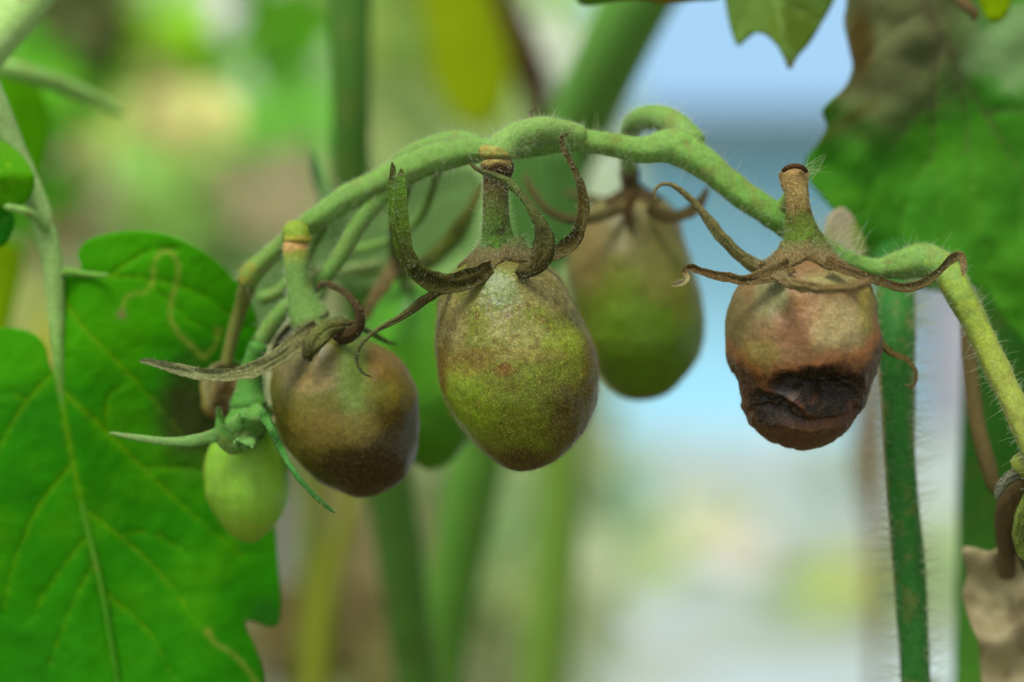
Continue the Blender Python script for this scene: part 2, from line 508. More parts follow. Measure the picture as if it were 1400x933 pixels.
# ------------------------------------------------------------------ leaf blades
def seg_dist(p, poly):
    p = np.asarray(p); best = np.full(len(p), 1e9); tb = np.zeros(len(p))
    L = np.concatenate([[0], np.cumsum([math.dist(poly[i], poly[i + 1]) for i in range(len(poly) - 1)])])
    for i in range(len(poly) - 1):
        a, b = np.array(poly[i], float), np.array(poly[i + 1], float)
        ab = b - a; t = np.clip(((p - a) @ ab) / (ab @ ab), 0, 1)
        dd = np.linalg.norm(p - (a + t[:, None] * ab), axis=1)
        m = dd < best; best[m] = dd[m]; tb[m] = (L[i] + t[m] * (L[i + 1] - L[i])) / L[-1]
    return best, tb

def smooth_poly(pts, n_per=6, closed=True):
    pts = np.array(pts, float); m = len(pts); out = []
    for i in range(m if closed else m - 1):
        p0, p1, p2, p3 = (pts[(i + k) % m] if closed else pts[min(max(i + k, 0), m - 1)] for k in (-1, 0, 1, 2))
        for q in range(n_per):
            t = q / n_per
            out.append(0.5 * ((2 * p1) + (-p0 + p2) * t + (2 * p0 - 5 * p1 + 4 * p2 - p3) * t * t + (-p0 + 3 * p1 - 3 * p2 + p3) * t ** 3))
    if not closed: out.append(pts[-1])
    return np.array(out)

def blade(name, outline, parent, dfun, colfun, veins=(), spacing=8, mat=None, thick=0.00035, relief=0.0002, quilt=0.0003, seed=0, jag=0.0):
    o = smooth_poly(outline)
    if jag:
        o = o + np.random.default_rng(seed).normal(0, jag, o.shape)
    lo, hi = o.min(0), o.max(0)
    gx, gy = np.meshgrid(np.arange(lo[0], hi[0], spacing), np.arange(lo[1], hi[1], spacing))
    g = np.stack([gx.ravel(), gy.ravel()], -1) + np.random.default_rng(seed).uniform(-.3, .3, (gx.size, 2)) * spacing
    # inside test
    x, y = g[:, 0], g[:, 1]; ins = np.zeros(len(g), bool)
    for i in range(len(o)):
        a, b = o[i], o[(i + 1) % len(o)]
        cond = ((a[1] > y) != (b[1] > y))
        xi = (b[0] - a[0]) * (y - a[1]) / (b[1] - a[1] + 1e-12) + a[0]
        ins ^= cond & (x < xi)
    db, _ = seg_dist(g, [tuple(q) for q in np.vstack([o, o[:1]])])
    g = g[ins & (db > spacing * 0.4)]
    pts = [Vector(q) for q in np.vstack([o, g])]
    nO = len(o)
    v, e, f, *_ = delaunay_2d_cdt(pts, [], [list(range(nO))], 1, 1e-6)
    pv = np.array([[q.x, q.y] for q in v])
    vd = np.full(len(pv), 1e9); vw = np.zeros(len(pv))
    for (poly, w) in veins:
        sp = smooth_poly(poly, 5, False)
        dd, tb = seg_dist(pv, [tuple(q) for q in sp])
        ww = w * (1 - 0.75 * tb)
        ratio = dd / ww
        m = ratio < vd; vd[m] = ratio[m]; 
    vein = np.exp(-(vd ** 2))
    D = dfun(pv[:, 0], pv[:, 1])
    q3 = np.stack([pv[:, 0], pv[:, 1], np.zeros(len(pv))], -1)
    D = D + relief * vein - quilt * (1 - np.exp(-vd / 6)) + quilt * 0.8 * fbm(q3, 1 / 28.0, 3, seed)
    s = K * D / 1400
    V = np.stack([(pv[:, 0] - 700) * s, D, CAM_H - (pv[:, 1] - 466.5) * s], -1)
    c = colfun(pv[:, 0], pv[:, 1], vein, q3)
    ob = mk(name, V, [tuple(q) for q in f], mat or M['leaf'], parent, c)
    sm = ob.modifiers.new('thickness', 'SOLIDIFY'); sm.thickness = thick; sm.offset = 0
    return ob

def mixc(a, b, f):
    return a * (1 - f[:, None]) + b * f[:, None]

#SECTION: structure
# ================================================================== the ground and the house far behind
def build_setting():
    V = np.array([[-120, -20, 0], [120, -20, 0], [120, 250, 0], [-120, 250, 0]], float)
    g = material('yard_ground', (172, 192, 192), 0.9, 0.2, bumps=((3, 0.02, 0.5),),
                 var=((0.9, 0.8, (122, 134, 96), 0.45, 0.62), (2.2, 0.8, (160, 176, 190), 0.5, 0.62), (1.4, 0.6, (140, 134, 96), 0.5, 0.65)))
    tag(mk('ground', V, [(0, 1, 2, 3)], g, None, smooth=False, origin=np.zeros(3)), kind='structure')
    # bed of dark soil the tomatoes stand in
    nx, ny = 40, 30
    X, Y = np.meshgrid(np.linspace(-1.6, 1.2, nx), np.linspace(-0.4, 2.2, ny))
    q = np.stack([X.ravel(), Y.ravel(), np.zeros(X.size)], -1)
    Z = 0.02 + 0.02 * (fbm(q, 6, 4, 3) + 0.4)
    edge = ((X.ravel() <= -1.59) | (X.ravel() >= 1.19) | (Y.ravel() <= -0.39) | (Y.ravel() >= 2.19))
    Z[edge] = -0.01
    q[:, 2] = Z
    soil = material('bed_soil', (92, 74, 56), 0.95, 0.15, bumps=((60, 0.01, 0.8),), var=((30, 0.7, 'mul:0.5', 0.4, 0.65),))
    tag(mk('soil_bed', q, [tuple(f) for f in grid_faces(ny, nx, False)], soil, None, origin=np.zeros(3)), kind='structure')

def boxv(x0, x1, y0, y1, z0, z1):
    V = np.array([[x, y, z] for x in (x0, x1) for y in (y0, y1) for z in (z0, z1)], float)
    F = [(0, 1, 3, 2), (4, 6, 7, 5), (0, 4, 5, 1), (2, 3, 7, 6), (0, 2, 6, 4), (1, 5, 7, 3)]
    return V, F

def build_house():
    r = thing('house', 'pale blue house with a blue roof, far out of focus behind the right side', 'house', (1.0, 20, 0))
    wall = material('painted_wall', (160, 216, 240), 0.8, 0.2, bumps=((8, 0.01, 0.3),), var=((1.2, 0.35, (176, 216, 226), 0.45, 0.65),))
    white = material('white_wall', (168, 168, 178), 0.8, 0.2, bumps=((8, 0.01, 0.3),))
    roof = material('roof_metal', (126, 164, 196), 0.6, 0.3, var=((2, 0.3, 'mul:0.85', 0.45, 0.65),))
    gut = material('gutter_paint', (84, 106, 114), 0.6, 0.3)
    V, F = boxv(-9, 3.15, 20, 27, 0, 2.25); mk('wall', V, F, wall, r, smooth=False)
    V, F = boxv(3.15, 9, 19.6, 27, 0, 2.9); mk('wall', V, F, white, r, smooth=False)
    # roof slope with standing ribs
    V = np.array([[-9.4, 19.35, 2.42], [3.14, 19.35, 2.42], [3.14, 23.5, 4.9], [-9.4, 23.5, 4.9],
                  [-9.4, 19.35, 2.36], [3.14, 19.35, 2.36], [3.14, 23.5, 4.84], [-9.4, 23.5, 4.84]], float)
    rf = mk('roof', V, [(0, 1, 2, 3), (7, 6, 5, 4), (0, 4, 5, 1), (1, 5, 6, 2), (2, 6, 7, 3), (3, 7, 4, 0)], roof, r, smooth=False)
    V, F = boxv(-9.4, 3.14, 19.2, 19.345, 2.12, 2.44); mk('gutter', V, F, gut, r, smooth=False)
    V, F = boxv(3.05, 3.14, 19.4, 19.55, 0, 2.219); mk('downpipe', V, F, gut, r, smooth=False)
    V, F = boxv(-9.4, 3.14, 19.35, 19.99, 2.235, 2.30); mk('soffit', V, F, gut, r, smooth=False)
    # window of the white part
build_setting(); build_house()

# ------------------------------------------------------------------ background foliage
def leaf_cloud(clusters, seed):
    r = np.random.default_rng(seed)
    LV = np.array([[0, 0, 0], [0.16, 0.25, 0.05], [0.22, 0.5, 0.07], [0.12, 0.8, 0.03], [0, 1, -0.08], [-0.12, 0.8, 0.03], [-0.22, 0.5, 0.07], [-0.16, 0.25, 0.05], [0, 0.5, 0]])
    LF = np.array([(0, 1, 8), (1, 2, 8), (2, 3, 8), (3, 4, 8), (4, 5, 8), (5, 6, 8), (6, 7, 8), (7, 0, 8)])
    Vs, Fs, Cs, off = [], [], [], 0
    for (px, py, d, rx, ry, n, size, colr) in clusters:
        cc = np.clip(lin(colr) * 1.95, 0, .86)
        if size < .06: n, size = int(n * 2.0), size * .58
        for k in range(n):
            a = r.normal(0, 0.5, 3)
            if rx > 200: a[:2] = r.uniform(-1, 1, 2)
            dd = d * (1 + 0.07 * a[2])
            p = P(px + rx * a[0], py + ry * a[1], dd)
            if p[2] < 0.01: p[2] = 0.01 + 0.05 * r.random()
            ax = r.normal(0, 1, 3); ax[1] *= 0.4; ax[2] -= 0.4; ax /= np.linalg.norm(ax)
            nn = r.normal(0, 1, 3) * 0.6 + np.array([0, -0.8, 0.5]); nn -= ax * (nn @ ax); nn /= np.linalg.norm(nn)
            bb = np.cross(ax, nn); s = size * r.uniform(0.6, 1.3)
            Vs.append(p + s * (LV[:, :1] * bb * 1.6 + LV[:, 1:2] * ax + LV[:, 2:] * nn))
            Fs.append(LF + off); off += 9
            j = 1 + r.normal(0, 0.1)
            Cs.append(np.tile(np.clip(cc * j * (1 + r.normal(0, 0.05, 3)), 0, 1), (9, 1)))
    return np.vstack(Vs), np.vstack(Fs), np.vstack(Cs)

near = [  # px, py, d, rx, ry, n, leaf size, colour
    (122, 28, 1.2, 32, 30, 26, .04, (70, 78, 40)),
    (95, 95, 1.3, 40, 40, 30, .04, (76, 134, 30)),
    (170, 25, 1.7, 40, 40, 40, .05, (130, 158, 100)),
    (232, 72, 1.3, 36, 42, 34, .045, (108, 156, 24)),
    (262, 140, 1.15, 26, 22, 16, .04, (176, 188, 112)),
    (290, 45, 1.7, 60, 60, 60, .05, (124, 172, 86)),
    (318, 8, 1.5, 24, 18, 14, .045, (176, 204, 178)),
    (388, 25, 1.2, 30, 34, 26, .04, (72, 132, 20)),
    (370, 95, 1.6, 50, 40, 60, .05, (156, 190, 146)),
    (385, 180, 1.4, 40, 40, 44, .045, (104, 166, 64)),
    (240, 245, 1.5, 60, 60, 70, .05, (138, 178, 92)),
    (110, 265, 1.5, 44, 70, 60, .05, (150, 156, 116)),
    (145, 165, 1.6, 44, 34, 50, .05, (164, 170, 100)),
    (205, 180, 1.8, 60, 60, 60, .05, (140, 164, 96)),
    (315, 235, 1.6, 24, 26, 20, .035, (100, 98, 54)),
    (338, 272, 1.5, 22, 24, 20, .035, (92, 76, 48)),
    (378, 255, 1.3, 34, 34, 34, .04, (146, 142, 106)),
    (62, 270, 1.3, 22, 40, 24, .04, (104, 96, 64)),
    (30, 180, 1.1, 60, 90, 30, .045, (70, 135, 20)),
    (60, 430, 1.5, 60, 60, 40, .05, (140, 150, 84)), (118, 440, 1.4, 10, 16, 8, .04, (190, 190, 40)),
    (280, 320, 1.6, 80, 40, 50, .05, (130, 160, 100)),
    (560, 30, 1.5, 45, 45, 50, .05, (122, 146, 70)),
    (550, 160, 1.7, 60, 70, 70, .05, (140, 158, 100)),
    (600, 330, 1.6, 90, 90, 90, .05, (120, 156, 90)),
    (425, 870, 1.2, 26, 34, 30, .04, (76, 70, 36)),
    (392, 850, 1.3, 20, 24, 20, .04, (100, 86, 56)),
    (392, 760, 1.5, 30, 50, 40, .045, (136, 142, 124)),
    (400, 915, 1.4, 24, 20, 20, .04, (150, 156, 136)),
    (490, 760, 1.5, 44, 70, 70, .05, (144, 134, 92)),
    (520, 880, 1.5, 40, 60, 60, .05, (134, 136, 84)),
    (600, 720, 1.7, 50, 80, 60, .05, (136, 150, 104)),
    (700, 720, 1.7, 50, 80, 80, .05, (148, 176, 122)),
    (690, 890, 1.6, 50, 50, 70, .05, (150, 160, 120)),
    (680, 830, 1.4, 24, 30, 24, .045, (112, 130, 78)),
    (810, 250, 1.9, 40, 80, 36, .05, (160, 180, 150)),
    (770, 60, 2.0, 26, 50, 20, .05, (166, 190, 160)),
]
V, F, C = leaf_cloud(near, 3)
o = mk('garden_foliage', V, F, M['bgleaf'], None, C)
tag(o, kind='stuff', label='blurred mixed green and straw coloured foliage behind the fruit truss, left of centre', cat='foliage')
far = [
    (330, 330, 3.2, 430, 380, 800, .10, (136, 164, 100)),
    (330, 700, 3.0, 430, 330, 700, .10, (140, 148, 108)),
    (560, 150, 3.6, 240, 170, 250, .10, (140, 165, 112)),
    (700, 700, 3.6, 90, 260, 120, .09, (150, 172, 132)),
    (640, 330, 3.3, 130, 260, 160, .10, (128, 158, 100)),
]
V, F, C = leaf_cloud(far, 5)
o = mk('hedge_foliage', V, F, M['bgleaf'], None, C)
tag(o, kind='stuff', label='far hedge of pale green leaves, wholly out of focus behind the left half', cat='hedge')
low = [
    (960, 735, 9.0, 50, 36, 34, .13, (166, 170, 116)),
    (1170, 865, 7.0, 60, 45, 40, .12, (152, 160, 100)),
    (850, 820, 7.5, 60, 40, 50, .12, (136, 156, 108)),
    (1000, 800, 8.0, 70, 25, 22, .12, (166, 160, 144)),
    (840, 690, 11.0, 60, 50, 70, .15, (112, 146, 120)),
    (1100, 870, 7.0, 60, 30, 40, .12, (112, 138, 88)),
    (1290, 780, 8.0, 50, 60, 90, .12, (130, 150, 100)),
    (1290, 910, 6.6, 50, 40, 70, .12, (120, 140, 100)),
    (1130, 700, 12.0, 90, 40, 50, .15, (128, 146, 128)),
]
V, F, C = leaf_cloud(low, 9)
o = mk('yard_plants', V, F, M['bgleaf'], None, C)
tag(o, kind='stuff', label='low yellowish plants blurred on the pale yard below the rotten fruit', cat='plants')

#SECTION: bg stems
# ------------------------------------------------------------------ stalks and leaves of the neighbouring plants
def bg_stem(name, label, cat, rows, col, group=None, seg=20, hairy=0, hl=0.003, mat='stem', lump=0.06, stain=None, seed=0, split=None):
    root = thing(name, label, cat, P(*rows[-1][:3]), group)
    o, V, F = tube('stalk', rows, M[mat], root, col, seg=seg, step=0.002, lump=lump, seed=seed, stain=stain, want=True)
    if hairy:
        p, n = sample(V, F[:-40], hairy, seed=seed)
        hairs('hairs', p, n, root, M['hair'], hl, 0.000035, flip=False, seed=seed)
    return root
bg_stem('tomato_plant', 'dark green blurred upright stem behind the left part of the arching stalk', 'plant',
        [(478, -60, .53, 58), (479, 100, .53, 56), (482, 250, .535, 54), (500, 450, .55, 58), (528, 640, .56, 66), (555, 820, .57, 62), (575, 1000, .58, 60), (560, 3000, .6, 60)],
        (66, 112, 40), seed=1)
bg_stem('tomato_plant', 'thick green blurred stem leaning from top centre down behind the middle fruit', 'plant',
        [(905, -60, .56, 100), (868, 10, .565, 96), (800, 150, .58, 90), (745, 280, .6, 80), (692, 470, .62, 76), (655, 620, .63, 78), (622, 780, .64, 74), (598, 950, .65, 70), (560, 2600, .7, 70)],
        [(0, (92, 148, 66)), (.35, (84, 140, 50)), (1, (72, 124, 44))], seed=2)
bg_stem('tomato_plant', 'light green blurred stem below the right edge of the middle fruit', 'plant',
        [(775, 420, .78, 50), (768, 600, .78, 56), (760, 760, .78, 64), (745, 900, .78, 66), (735, 1000, .78, 60), (730, 2300, .8, 60)],
        (96, 136, 52), seed=3)
bg_stem('leaf_stalk', 'yellow green blurred stalk below the small green fruit', 'stalk',
        [(510, 560, .68, 22), (475, 700, .68, 28), (450, 800, .68, 32), (438, 900, .68, 36), (432, 1000, .68, 34), (430, 2400, .7, 34)],
        (112, 126, 30), seed=4)
bg_stem('leaf_stalk', 'olive blurred stalk between the small green fruit and the yellow green stalk', 'stalk',
        [(432, 600, .7, 24), (428, 760, .7, 32), (420, 930, .7, 36), (415, 1050, .7, 36), (415, 2200, .72, 36)],
        (98, 116, 22), seed=14)
bg_stem('dry_stalk', 'dark brown blurred stalk slanting down beside the yellow leaf', 'stalk',
        [(640, -70, .8, 54), (690, 20, .8, 52), (725, 100, .8, 50), (745, 190, .8, 30), (750, 260, .8, 18)],
        (74, 54, 36), mat='dry', seed=5)
bg_stem('dry_stalk', 'brown blurred stalk beside the hairy upright stem, below the rotten fruit', 'stalk',
        [(1200, 470, .85, 30), (1190, 560, .85, 44), (1188, 640, .85, 40), (1196, 720, .85, 24), (1200, 2200, .87, 22)],
        (128, 100, 66), mat='dry', seed=6)
bg_stem('dry_stalk', 'thin brown stalk hanging behind the bent yellow green stalk at right', 'stalk',
        [(1322, 400, .43, 20), (1326, 500, .428, 22), (1336, 580, .425, 22), (1352, 640, .42, 22), (1362, 680, .418, 18)],
        (104, 88, 60), mat='dry', seed=7)
bg_stem('leaf_stalk', 'pale green hairy stalk crossing the top left corner', 'stalk',
        [(-70, 130, .425, 62), (-20, 68, .43, 62), (30, 10, .435, 60), (75, -50, .44, 58), (120, -120, .44, 56)],
        (150, 192, 118), hairy=0, seed=8, stain=((170, 198, 150), .5, 500))
bg_stem('leaf_stalk', 'short blurred green twig under the top left stalk', 'stalk',
        [(-20, 85, .47, 24), (30, 98, .47, 26), (90, 118, .475, 24), (150, 146, .48, 18), (172, 158, .48, 8)],
        (128, 176, 96), seed=9)
bg_stem('tomato_plant', 'bright green blurred stem at the right edge behind the dried leaf', 'plant',
        [(1375, 380, .50, 110), (1372, 500, .50, 110), (1362, 650, .50, 104), (1352, 800, .50, 90), (1345, 950, .50, 84), (1340, 3000, .55, 80)],
        [(0, (40, 96, 22)), (.1, (44, 104, 22)), (.2, (78, 142, 44)), (.35, (36, 92, 24)), (1, (36, 92, 24))], seed=10)

# the main hairy stem in front of the yard
ms = thing('tomato_plant', 'upright dark green stem fringed with white hairs at right, beside the rotten fruit', 'plant', P(1262, 1100, .42))
rows = [(1262, -120, .50, 50), (1240, 120, .49, 52), (1224, 290, .468, 54), (1222, 345, .448, 54), (1222, 390, .428, 54), (1224, 450, .42, 52), (1227, 540, .419, 45), (1231, 640, .419, 41), (1243, 780, .42, 44), (1251, 920, .42, 40), (1262, 1080, .42, 42), (1300, 2900, .44, 44)]
o, V, F = tube('stalk', rows, M['stem'], ms, (42, 108, 40), seg=40, step=0.0012, lump=0.05, seed=21, ribs=0.03, want=True, stain=((36, 90, 30), .5, 300))
z_lo = P(0, 1000, .42)[2]; z_hi = P(0, 380, .42)[2]
def side(lo, hi, s=0.75):
    return lambda p, n: (p[:, 2] > lo) & (p[:, 2] < hi) & (np.abs(n[:, 0]) > s)
p, n = sample(V, F, 9000, side(z_lo, z_hi, .6), 5)
hairs('hairs', p[:520], n[:520], ms, M['hair'], 0.0044, 0.00006, spread=0.22, droop=-0.15, seed=5, bend=0.25)
p, n = sample(V, F, 40000, lambda p, n: (p[:, 2] > z_lo) & (p[:, 2] < z_hi), 6)
hairs('fuzz', p[:5000], n[:5000], ms, M['hair'], 0.0006, 0.00002, spread=0.3, seed=6)

# yellow leaf top centre
def flat_col(colr, vcol=None, spots=()):
    def f(x, y, vein, q):
        c = np.tile(lin(colr), (len(x), 1))
        for (sx, sy, rx, ry, cc, st, rg) in spots:
            dd = np.sqrt(((x - sx) / rx) ** 2 + ((y - sy) / ry) ** 2) + rg * fbm(q, 1 / 40., 4, int(sx))
            c = mixc(c, lin(cc)[None], (1 - sstep(.5, 1.2, dd)) * st)
        if vcol is not None: c = mixc(c, lin(vcol)[None], np.clip(vein, 0, 1) * .75)
        return c
    return f
def leaf_thing(label, outline, d, col, veins=(), cat='leaf', curl=0.00002, name='tomato_leaf', spacing=10, axis=None, **kw):
    cx = sum(a for a, _ in outline) / len(outline); cy = sum(b for _, b in outline) / len(outline)
    r = thing(name, label, cat, P(cx, cy, d))
    fn = kw.pop('dfun', None) or (lambda x, y: d + 0.00004 * np.abs(x - cx) + 0.00002 * (y - cy))
    blade('blade', outline, r, fn, col, veins, spacing, **kw)
    return r
leaf_thing('yellow blurred leaf hanging at top centre, left of the brown stalk',
    [(575, -40), (580, 40), (590, 110), (625, 165), (665, 178), (690, 150), (700, 90), (680, 20), (650, -50)], .78,
    flat_col((142, 164, 0)), [([(620, -40), (640, 60), (660, 170)], 6)], mat=M['leaf_plain'], seed=31, name='yellow_leaf')
leaf_thing('vivid green blurred leaf at the left edge behind the pale leaf stalk',
    [(-60, 60), (-10, 80), (40, 95), (62, 140), (66, 200), (50, 250), (15, 280), (-60, 290)], .50,
    flat_col((62, 140, 8)), seed=32)
leaf_thing('small blurred green leaf at the left edge under the rounded leaflets',
    [(-60, 320), (0, 330), (30, 345), (24, 400), (0, 470), (-60, 480)], .52,
    flat_col((110, 165, 30)), seed=33)
leaf_thing('pale sage leaf out of focus behind the stalks between the two spoiled fruits',
    [(430, 300), (470, 270), (540, 245), (620, 225), (655, 240), (650, 300), (620, 350), (560, 385), (480, 400), (430, 370), (360, 470), (340, 420), (370, 350)], .475,
    flat_col((112, 150, 92)), [([(430, 350), (520, 300), (640, 250)], 5)], mat=M['leaf_plain'], seed=34, dfun=lambda x, y: .475 + 0.00002 * (y - 300))
leaf_thing('bright green blurred leaf behind the fruit in the gap under the arch',
    [(690, 215), (740, 205), (790, 215), (800, 290), (780, 350), (745, 370), (705, 330)], .50,
    flat_col((84, 130, 66)), mat=M['leaf_plain'], seed=35)

#SECTION: leaves
# ------------------------------------------------------------------ the compound leaf at left
cl = thing('tomato_leaf', 'large green leaf filling the lower left, with a pale winding insect track', 'leaf', P(0, 150, .42))
tube('leaf_stalk', [(-40, 60, .418, 34), (-6, 140, .42, 33), (20, 205, .422, 31), (45, 262, .423, 30), (62, 312, .4235, 30), (72, 360, .424, 28), (77, 430, .425, 22), (80, 490, .4252, 15), (90, 580, .4268, 10), (112, 690, .4275, 8), (140, 810, .4276, 7), (160, 930, .4276, 6), (172, 1010, .4276, 5)],
     M['stem'], cl, [(0, (146, 184, 124)), (.4, (138, 180, 106)), (.5, (92, 150, 52)), (.6, (72, 136, 26)), (1, (50, 126, 12))], seg=24, lump=.04, seed=41, ribs=0.04)
tube('leaf_stalk', [(82, 372, .4235, 12), (95, 372, .424, 12), (118, 375, .4245, 8), (150, 377, .4235, 6)], M['stem'], cl, (108, 160, 70), seg=14, seed=42)
tube('leaf_stalk', [(66, 318, .422, 14), (52, 300, .420, 14), (34, 289, .418, 12), (5, 282, .4175, 9)], M['stem'], cl, (120, 165, 90), seg=14, seed=43)
big_out = [(70, 376), (100, 374), (110, 364), (107, 346), (120, 329), (152, 319), (190, 316), (236, 323), (276, 343), (310, 371), (338, 404), (352, 440),
    (358, 480), (366, 560), (372, 640), (376, 720), (380, 770), (384, 820), (381, 852), (368, 858), (350, 851), (335, 849), (338, 862), (351, 890), (361, 930), (364, 1010),
    (250, 1040), (100, 1040), (-80, 1040), (-80, 800), (-80, 600), (-80, 455), (-20, 449), (22, 449), (48, 458), (62, 474), (66, 494), (74, 506), (72, 440)]
big_veins = [([(78, 430), (80, 500), (90, 580), (112, 690), (140, 810), (160, 930), (172, 1020)], 4.5),
    ([(84, 400), (112, 446), (160, 495), (212, 551), (255, 600)], 3.2), ([(86, 535), (148, 593), (196, 641), (270, 710), (330, 760)], 3.2),
    ([(110, 692), (160, 731), (214, 779), (270, 850)], 2.6), ([(76, 508), (32, 556), (0, 615), (-30, 700)], 2.8), ([(95, 640), (53, 694), (21, 768), (5, 842)], 2.6),
    ([(118, 735), (69, 800), (42, 850)], 2.2), ([(86, 374), (150, 377), (220, 385), (280, 405), (335, 450)], 2.6), ([(150, 377), (200, 345), (250, 340)], 1.6),
    ([(200, 383), (250, 430), (300, 460)], 1.5), ([(148, 593), (150, 540), (190, 520)], 1.3), ([(196, 641), (260, 640), (320, 650)], 1.5), ([(160, 731), (210, 730), (260, 760)], 1.4),
    ([(140, 810), (200, 860), (240, 930)], 2.0), ([(128, 770), (90, 850), (60, 940)], 1.8), ([(40, 548), (10, 540), (-40, 560)], 1.4)]
mine = smooth_poly([(166, 432), (171, 410), (182, 402), (198, 399), (208, 388), (210, 370), (214, 352), (226, 343), (238, 350), (244, 368), (240, 390), (234, 412), (233, 436), (244, 456), (262, 474), (276, 488)], 6, False)
mine2 = smooth_poly([(298, 452), (296, 468), (284, 484), (276, 490)], 6, False)
mine3 = smooth_poly([(284, 862), (292, 878), (312, 890), (330, 906), (350, 934), (360, 960)], 6, False)
def big_col(x, y, vein, q):
    c = np.tile(lin((30, 116, 8)), (len(x), 1))
    n = fbm(q, 1 / 90., 4, 4)
    c = mixc(c, lin((52, 132, 10))[None], sstep(0, .5, n) * .6)
    c = mixc(c, lin((20, 96, 30))[None], sstep(0.0, .5, -n) * .5)
    top = 1 - sstep(430, 520, y + 0.3 * x - 60)
    c = mixc(c, lin((50, 140, 4))[None], top * .75)
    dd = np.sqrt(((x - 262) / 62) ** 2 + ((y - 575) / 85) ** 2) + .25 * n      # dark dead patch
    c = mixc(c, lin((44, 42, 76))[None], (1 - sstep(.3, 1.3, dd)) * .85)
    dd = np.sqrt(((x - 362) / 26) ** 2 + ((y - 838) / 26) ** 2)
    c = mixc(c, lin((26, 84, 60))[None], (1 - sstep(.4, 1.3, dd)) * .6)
    c = mixc(c, lin((96, 150, 36))[None], np.clip(vein, 0, 1) * .52)
    for m_, w in ((mine, 4.2), (mine2, 3.5), (mine3, 4.0)):
        s, t = seg_dist(np.stack([x, y], -1), [tuple(k) for k in m_])
        c = mixc(c, lin((112, 140, 132))[None], np.exp(-(s / (w * .62)) ** 2) * .8)
    for (sx, sy, rr, cc) in ((166, 430, 6, (97, 85, 170)), (298, 452, 5, (104, 130, 110)), (284, 864, 5, (104, 130, 110))):
        c = mixc(c, lin(cc)[None], np.exp(-(((x - sx) ** 2 + (y - sy) ** 2) / rr ** 2)) * .9)
    return c
blade('blade', big_out, cl, lambda x, y: .4265 + 0.006 * np.exp(-((x - 85) / 60.) ** 2) * 0 + 0.000025 * np.abs(x - 110) + .004 * np.sin((x + y) / 120.) * .4 + .003 * sstep(260, 390, x),
      big_col, big_veins, 4.2, relief=.0002, quilt=.0004, seed=44)
blade('blade', [(-60, 185), (-20, 188), (8, 196), (32, 216), (46, 240), (45, 262), (32, 278), (12, 286), (-20, 284), (-60, 290)], cl,
      lambda x, y: .4165 + .00006 * np.abs(y - 240), flat_col((58, 136, 20), (96, 156, 60), ((0, 200, 60, 14, (70, 140, 50), .5, .2),)),
      [([(30, 284), (5, 262), (-40, 220)], 2.6), ([(10, 266), (14, 240), (8, 210)], 1.6)], 6, seed=45)
blade('blade', [(-60, 292), (-10, 288), (12, 290), (20, 302), (14, 322), (0, 338), (-60, 352)], cl,
      lambda x, y: .422 + .00005 * np.abs(y - 310), flat_col((30, 120, 60), (84, 156, 90)), [([(20, 290), (-10, 312), (-50, 330)], 2.4)], 6, seed=46)

# ------------------------------------------------------------------ big leaf at the upper right
rl = thing('tomato_leaf', 'large green leaf with a withered grey brown patch filling the upper right', 'leaf', P(1290, -60, .445))
r_out = [(1160, -80), (1158, 0), (1154, 30), (1161, 66), (1166, 92), (1156, 118), (1134, 138), (1124, 152), (1130, 172), (1118, 196), (1101, 220), (1108, 250), (1148, 300), (1178, 345), (1196, 384), (1245, 393),
         (1290, 398), (1332, 392), (1352, 406), (1376, 442), (1412, 478), (1490, 540), (1490, 200), (1490, -80), (1300, -80)]
r_veins = [([(1250, -60), (1268, 10), (1300, 82), (1345, 152), (1400, 245), (1480, 360)], 5), ([(1284, 50), (1274, 130), (1276, 210), (1296, 340)], 2.6), ([(1300, 82), (1320, 160), (1330, 260), (1362, 400)], 2.6),
           ([(1345, 152), (1390, 150), (1450, 140)], 2.4), ([(1274, 130), (1220, 200), (1180, 290)], 2.2), ([(1268, 10), (1200, 60), (1150, 140)], 2.4), ([(1400, 245), (1395, 330), (1420, 430)], 2.2), ([(1276, 210), (1240, 270), (1225, 350)], 1.6)]
def r_col(x, y, vein, q):
    c = np.tile(lin((50, 122, 78)), (len(x), 1))
    n = fbm(q, 1 / 70., 4, 8)
    c = mixc(c, lin((62, 132, 64))[None], sstep(0, .5, n) * .4)
    c = mixc(c, lin((42, 112, 76))[None], sstep(0, .5, -n) * .4)
    c = mixc(c, lin((74, 136, 110))[None], np.clip(vein, 0, 1) * .6)
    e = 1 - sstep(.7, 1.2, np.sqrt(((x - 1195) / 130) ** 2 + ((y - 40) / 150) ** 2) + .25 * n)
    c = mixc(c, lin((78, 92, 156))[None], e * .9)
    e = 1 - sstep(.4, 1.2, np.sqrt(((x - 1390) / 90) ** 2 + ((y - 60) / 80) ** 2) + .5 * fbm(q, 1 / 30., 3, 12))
    c = mixc(c, lin((100, 140, 236))[None], e * .7)  # whitish sheen at the upper right, painted into the blade colour
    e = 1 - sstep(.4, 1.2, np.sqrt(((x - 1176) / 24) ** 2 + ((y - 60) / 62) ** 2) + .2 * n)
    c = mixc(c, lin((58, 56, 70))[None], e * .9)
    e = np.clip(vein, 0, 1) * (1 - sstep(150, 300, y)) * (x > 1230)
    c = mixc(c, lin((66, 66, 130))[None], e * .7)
    e = 1 - sstep(4, 16, np.abs((x - 1140) * .6 + (y - 175)) ) ; e = e * (x < 1200)
    c = mixc(c, lin((76, 84, 100))[None], e * .5)
    return c
def r_dep(x, y):
    q = np.stack([x, y, 0 * x], -1)
    w = 1 - sstep(.6, 1.4, np.sqrt(((x - 1190) / 130.) ** 2 + ((y - 50) / 160.) ** 2))
    return .445 + .00003 * (x - 1250) - .004 * w + .0018 * w * fbm(q, 1 / 60., 2, 5) + .003 * fbm(q, 1 / 90., 2, 6)
